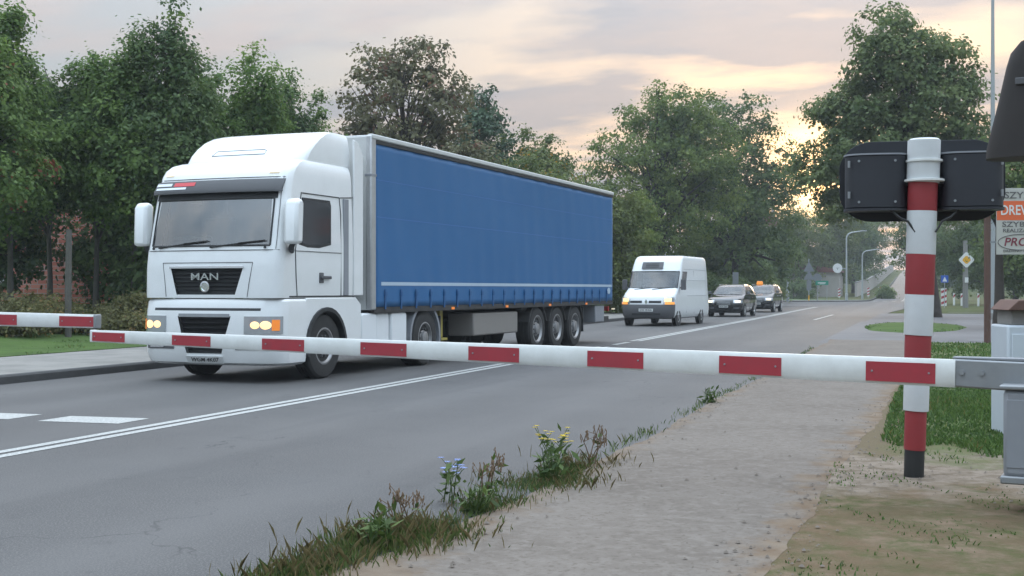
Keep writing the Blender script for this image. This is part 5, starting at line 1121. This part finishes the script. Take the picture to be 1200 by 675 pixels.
    x, y = spot(1107, 96); T = thing('crossing_sign', 'small blue pedestrian crossing sign right of the striped post', 'sign', (x, y, tz(x, y)), F)
    MB().tube([(0, .04, 0), (0, .04, 2.6)], .03, 8).build('post', 'lamp_pole', T); MB().box(-.28, .28, -.012, .012, 1.95, 2.5).build('panel', 'sign_blue', T); MB().prism([(-.18, 2.03), (.18, 2.03), (0, 2.40)], -.018, -.0121, 'y').build('triangle', 'sign_white', T)
    for i, (px, dp) in enumerate(((1106, 100), (1118, 104), (1127, 100), (1146.5, 98))):
        x, y = spot(px, dp); T = thing('delineator', ['wide striped delineator below the blue sign', 'thin white marker post left of the concrete pole', 'thin white marker post touching the concrete pole', 'thin white marker post right of the concrete pole'][i], 'delineator', (x, y, tz(x, y)), F, 'striped delineators by the side street')
        w = .22 if i == 0 else .08; MB().box(-w, w, -.02, .02, .1, 1.5 if i == 0 else 1.1).build('panel', 'sign_white', T)
        for k in range(3 if i == 0 else 1): MB().prism([(-w*.98, .2+k*.45+.5*(i > 0)), (w*.98, .36+k*.45+.5*(i > 0)), (w*.98, .56+k*.45+.5*(i > 0)), (-w*.98, .4+k*.45+.5*(i > 0))], -.026, -.0205, 'y').build('red_stripe', 'boom_red', T)
    x, y = spot(1163.5, 58); T = thing('tall_mast', 'very tall thin pale mast rising behind the advertising board', 'pole', (x, y, tz(x, y)))
    MB().tube([(0, 0, 0), (0, 0, 9), (0, 0, 17)], [.13, .10, .06], 12).build('pole', 'lamp_pole', T); MB().lathe([(.22, 0), (.22, .3), (.14, .34)], 12).build('foot', 'concrete_pole', T)
sign_things()

# ------------------------------------------------------------------ buildings glimpsed between trees
def house(name, label, px, dp, w, d, h_, rz, wallm, roofm, wins):
    x, y = spot(px, dp); T = thing(name, label, 'house', (x, y, tz(x, y)-.1), rz)
    MB().box(-w/2, w/2, 0, d, 0, h_).build('wall', wallm, T)
    rf = MB().prism([(-w/2-.35, h_-.05), (w/2+.35, h_-.05), (w/2+.30, h_+.1), (0, h_+w*.30), (-w/2-.30, h_+.1)], -.3, d+.3, 'y').build('roof', roofm, T)
    MB().box(w*.2, w*.2+.6, d*.3, d*.3+.6, h_+.2, h_+w*.34).build('chimney', wallm, rf)
    for wx, wz in wins:
        f = MB().box(wx-.55, wx+.55, -.04, .04, wz, wz+1.3).build('window', 'frame_white', T); MB().box(wx-.46, wx-.03, -.05, -.041, wz+.08, wz+1.22).box(wx+.03, wx+.46, -.05, -.041, wz+.08, wz+1.22).build('pane', 'window_dark', f); MB().box(wx-.65, wx+.65, -.12, -.001, wz-.09, wz-.03).build('sill', 'frame_white', f)
house('brick_house', 'red brick house glimpsed between the maples on the left', 84, 44, 9, 8, 5.2, R(14), 'red_brick', 'roof_tile', [(-3.0, 1.0), (2.8, 1.0)])
house('cream_house', 'pale house low behind the tall dark tree', 890, 235, 12, 9, 11.5, R(10), 'render_cream', 'roof_tile', [(-3, 7.5), (0, 7.5), (3, 7.5)])
def garden_wall():
    T = thing('garden_wall', 'pale rendered wall climbing beside the uphill road', 'wall', (0, 0, 0))
    pts = [(-9.5, 186), (-9.2, 215), (-9.0, 250), (-8.8, 300), (-8.6, 360)]; v = []
    for x, y in pts:
        for dx in (0, -.3):
            for z in (-.2, 2.0): v.append((x+dx, y, tz(x, y)+z))
    MB().add(v, [(i*4+a, i*4+b, i*4+4+b, i*4+4+a) for i in range(4) for a, b in ((0, 1), (1, 3), (3, 2))]+[(0, 1, 3, 2)]).build('face', 'render_pale', T, smooth=False)
    v = []
    for x, y in pts:
        for dx in (.06, -.36):
            for z in (2.003, 2.12): v.append((x+dx, y, tz(x, y)+z))
    MB().add(v, [(i*4+a, i*4+b, i*4+4+b, i*4+4+a) for i in range(4) for a, b in ((0, 1), (1, 3), (3, 2), (2, 0))]+[(0, 1, 3, 2)]).build('coping', 'concrete_pole', T, smooth=False)
    x, y = -32, 186; H = thing('low_building', 'pale low building behind the farther street lamp', 'house', (x, y, tz(x, y)))
    MB().box(0, 20, 0, 9, 0, 3.6).build('wall', 'render_pale', H); MB().prism([(-.4, 3.55), (20.4, 3.55), (20.4, 3.8), (10, 6.0), (-.4, 3.8)], -.4, 9.4, 'y').build('roof', 'roof_tile', H)
    for k in range(4): f = MB().box(2+k*4.6, 3.4+k*4.6, -.05, .05, 1.2, 2.6).build('window', 'frame_white', H); MB().box(2.1+k*4.6, 3.3+k*4.6, -.06, -.051, 1.3, 2.5).build('pane', 'window_dark', f)
garden_wall()

# ------------------------------------------------------------------ grass and roadside weeds
def grass(name, label, areas, n, h_, seed, m_='grass_blade', wid=.006):
    rng = np.random.default_rng(seed); X = []; Y = []
    for ar in areas:
        if callable(ar[0]): x, y = ar[0](rng, int(n*ar[1])); X.append(x); Y.append(y); continue
        x0, x1, y0, y1, share, test = ar
        k = int(n*share); x = rng.uniform(0, 1, k)*(x1-x0)+x0; y = y0+(y1-y0)*rng.uniform(0, 1, k)
        if test: ok = np.array([test(a, b) for a, b in zip(x, y)]); x, y = x[ok], y[ok]
        X.append(x); Y.append(y)
    x = np.concatenate(X); y = np.concatenate(Y); k = len(x)
    tuft = np.sin(x*1.9+1)*np.sin(y*1.3)+np.sin(x*5.1)*np.sin(y*4.3+2)*.6
    hh_ = h_*rng.uniform(.4, 1.3, k)*(1+.35*tuft); a = rng.uniform(0, 6.283, k); ln = rng.uniform(.1, .8, k)*hh_; dist = np.hypot(x, y)
    wd = wid*(1+dist/14)
    z = terr(x, y)+.03; base = np.stack([x, y, z], 1); s_ = np.stack([np.cos(a+1.57), np.sin(a+1.57), 0*a], 1)*wd[:, None]
    tip = base+np.stack([np.cos(a)*ln, np.sin(a)*ln, hh_], 1); mid = base+np.stack([np.cos(a)*ln*.3, np.sin(a)*ln*.3, hh_*.6], 1)
    V = np.stack([base-s_, base+s_, mid+s_*.7, tip, mid-s_*.7], 1).astype(np.float32)
    me = bpy.data.meshes.new(name); me.vertices.add(5*k); me.vertices.foreach_set('co', V.ravel()); me.loops.add(5*k); me.loops.foreach_set('vertex_index', np.arange(5*k, dtype=np.int32))
    me.polygons.add(k); me.polygons.foreach_set('loop_start', np.arange(0, 5*k, 5, dtype=np.int32)); me.update(calc_edges=True)
    at = me.attributes.new('tint', 'FLOAT', 'POINT'); at.data.foreach_set('value', np.repeat(np.clip(.42+.14*tuft+rng.normal(size=k)*.22, 0, 1), 5).astype(np.float32))
    me.materials.append(MATS[m_]); o = bpy.data.objects.new(name, me); COL.objects.link(o); return tag(o, label, 'grass', kind='stuff')
pr = path_r
grass('grass', 'green grass verge right of the footpath', [(-.4, 4.2, 11.0, 20, .62, lambda a, b: a > pr(b)+.03 and b > 11.6-.5*math.sin(a*3)+.4*math.sin(a*7.1)), (-.2, 9, 20, 34, .30, lambda a, b: a > pr(b)+.05), (-2.2, 1.3, 42, 54, .05, lambda a, b: ((a+.45)/1.7)**2+((b-48)/5.8)**2 < 1)], 62000, .06, 11)
grass('grass', 'green grass bank on the left under the maples', [(-30, -16.6, 10, 45, .9, None), (-30, -17, 45, 80, .1, None)], 90000, .11, 12, wid=.007)
grass('dry_grass', 'sparse dry grass on the bare soil at lower right', [(-.7, 2.6, 5.5, 11.5, 1, lambda a, b: (math.sin(a*3.3+b)*math.sin(b*2.7-a)+math.sin(a*11+b*7)*.5 > .35) and b > 5)], 7000, .028, 13, 'grass_blade', .004)
edge_x = interp([(4.5, -3.02), (5.5, -2.9), (7.0, -2.72), (8.5, -2.62), (10, -2.58), (40, -2.52)])
def drift(y0, y1, w, amp):
    def f_(r, k):
        y = y0+(y1-y0)*r.random(k)**1.15; d = .55+.45*np.sin(y*2.3)+.35*np.sin(y*5.9+1); keep = r.random(k) < np.clip(d*amp, .05, 1); y = y[keep]
        return np.array([edge_x(q) for q in y])+r.normal(size=len(y))*w*(.5+.8*np.abs(np.sin(y*1.7))), y
    return f_
grass('grass', 'low green grass along the road edge at the bottom', [(drift(4.8, 9.4, .13, .8), .8), (drift(9.4, 30, .05, .35), .2)], 15000, .055, 14, 'grass_edge', .0021)
grass('dry_grass', 'pale dry grass mixed into the roadside tuft', [(drift(4.8, 10, .20, .9), 1)], 2600, .085, 15, 'grass_dry', .0014)
def weed(label, x, y, hh, nst, flower, seed, dry=False):
    rng = random.Random(seed); T = thing('weed_plant', label, 'plant', (x, y, .0), 0, 'weeds along the road edge')
    st = MB(); lc = []; fl = MB()
    for k in range(nst):
        a = rng.uniform(0, 6.283); le = rng.uniform(.15, .5)*hh; h_ = hh*rng.uniform(.65, 1.05)
        p0 = Vector((rng.uniform(-.05, .05), rng.uniform(-.05, .05), 0)); p2 = p0+Vector((math.cos(a)*le, math.sin(a)*le, h_)); p1 = p0.lerp(p2, .5)+Vector((0, 0, .08*hh))
        st.tube([p0, p1, p2], [.005, .004, .002], 5)
        tips = [p2]
        for q in range(3):
            b0 = p1.lerp(p2, rng.uniform(.1, .8)); e = b0+Vector((rng.uniform(-.12, .12), rng.uniform(-.12, .12), rng.uniform(.04, .14)))*hh*2; st.tube([b0, e], [.003, .0015], 4); tips.append(e)
        for q in range(9 if not dry else 3): f_ = rng.random()**1.5; lc.append(p0.lerp(p1, min(1, f_*2)) if f_ < .5 else p1.lerp(p2, f_*2-1))
        for tp_ in tips:
            if flower:
                c = Vector(tp_)
                for j in range(7): a2 = j*.9; fl.add([c, c+Vector((math.cos(a2-.25)*.018, math.sin(a2-.25)*.018, .006)), c+Vector((math.cos(a2)*.024, math.sin(a2)*.024, .003)), c+Vector((math.cos(a2+.25)*.018, math.sin(a2+.25)*.018, .006))], [(0, 1, 2, 3)])
            elif dry:
                [fl.lathe([(.001, -.006), (.0045, 0), (.0035, .008), (.001, .012)], 5, 'z', (tp_[0]+rng.uniform(-.006, .006), tp_[1]+rng.uniform(-.006, .006), tp_[2]-.011*jj)) for jj in range(6)]
    st.build('stem', 'stem_dry' if dry else 'stem_green', T)
    r2 = np.random.default_rng(seed); C = np.array(lc)+r2.normal(size=(len(lc), 3))*np.array([.03, .03, .01]); nrm = unit(r2.normal(size=(len(C), 3))+np.array([0, 0, 1.2])); ax = r2.normal(size=(len(C), 3)); ax = unit(ax-nrm*(ax*nrm).sum(1, keepdims=True)); ln = r2.uniform(.05, .13, (len(C), 1))
    leaf_object('leaf', C+ax*ln*.5, ax*ln*.5, np.cross(nrm, ax)*ln*.16, r2.uniform(0, 1, len(C)), 'weed_leaf', T)['kind'] = 'stuff'
    if flower or dry: fl.build('flower' if flower else 'seed_head', flower or 'seed_brown', T)['kind'] = 'stuff'
weed('yellow flowering weed at the upper end of the roadside tuft', -2.72, 9.2, 0.34, 6, 'flower_yellow', 1)
weed('brown dry weed beside the yellow flowering weed', -2.52, 9.6, 0.31, 5, None, 2, True)
weed('blue flowering chicory leaning over the asphalt', -2.98, 7.6, 0.28, 4, 'flower_blue', 3)
weed('brown seeded dock stalks behind the blue chicory', -2.8, 7.9, 0.28, 5, None, 4, True)
weed('brown seeded dock stalks nearest the camera', -2.9, 6.7, 0.23, 5, None, 5, True)
weed('leafy green weed in the middle of the roadside tuft', -2.66, 7.3, .20, 9, None, 6)
weed('leafy green weed at the lower end of the roadside tuft', -2.78, 6.1, .20, 9, None, 7)
weed('leafy green weed just below the yellow flowers', -2.6, 8.7, .24, 10, None, 8)
weed('small weed tuft at the road edge below the boom', -2.5, 15.3, .18, 8, None, 9)

def pebbles(name, label, areas, n, seed, m_):
    rng = np.random.default_rng(seed); V = []; F = []; o = 0
    base = np.array([(1, 0, 0), (.3, .95, .1), (-.8, .6, 0), (-.8, -.6, .05), (.3, -.95, 0), (.1, 0, .75)]); fs = [(0, 1, 5), (1, 2, 5), (2, 3, 5), (3, 4, 5), (4, 0, 5)]
    for (f_, share) in areas:
        for k in range(int(n*share)):
            x, y = f_(rng); r = .006+.012*rng.random()**3; a = rng.uniform(0, 6.28); c, s_ = math.cos(a), math.sin(a)
            z = tz(x, y)+.03+.018
            for p in base*r*rng.uniform(.7, 1.2, 3): V.append((x+p[0]*c-p[1]*s_, y+p[0]*s_+p[1]*c, z+p[2]))
            F += [tuple(i+o for i in q) for q in fs]; o += 6
    ob = MB().add(V, F).build(name, m_, smooth=False); return tag(ob, label, 'gravel', kind='stuff')
mat('pebble', (.20, .165, .135), .95, noise=(40, 1.5, (.11, .09, .075)))
pebbles('gravel', 'loose gravel along the footpath edges and the bare ground', [(lambda r: ((lambda y: (pr(y)+r.normal()*.13, y))(5+12*r.random()**1.5)), .40), (lambda r: ((lambda y: (path_l(y)+.03+abs(r.normal())*.14, y))(5.5+14*r.random())), .22), (lambda r: (r.uniform(-.6, 2.4), 8.6+2.6*r.random()), .30), (lambda r: ((lambda y: (r.uniform(RE+.1, pr(y)), y))(5+9*r.random())), .08)], 900, 21, 'pebble')

# ------------------------------------------------------------------ evening haze
def haze(density):
    o = MB().box(-960, 960, -130, 1520, -1.2, 34).build('haze', 'ink', smooth=False)
    m_ = bpy.data.materials.new('haze_air'); m_.use_nodes = True; nt = m_.node_tree; nt.nodes.clear()
    out = nt.nodes.new('ShaderNodeOutputMaterial'); v = nt.nodes.new('ShaderNodeVolumePrincipled')
    v.inputs['Color'].default_value = (.90, .95, 1, 1); v.inputs['Density'].default_value = density; v.inputs['Anisotropy'].default_value = .0
    nt.links.new(v.outputs[0], out.inputs['Volume']); o.data.materials.clear(); o.data.materials.append(m_)
    tag(o, 'thin even evening haze over the whole place', 'haze', kind='stuff')
haze(.0006)
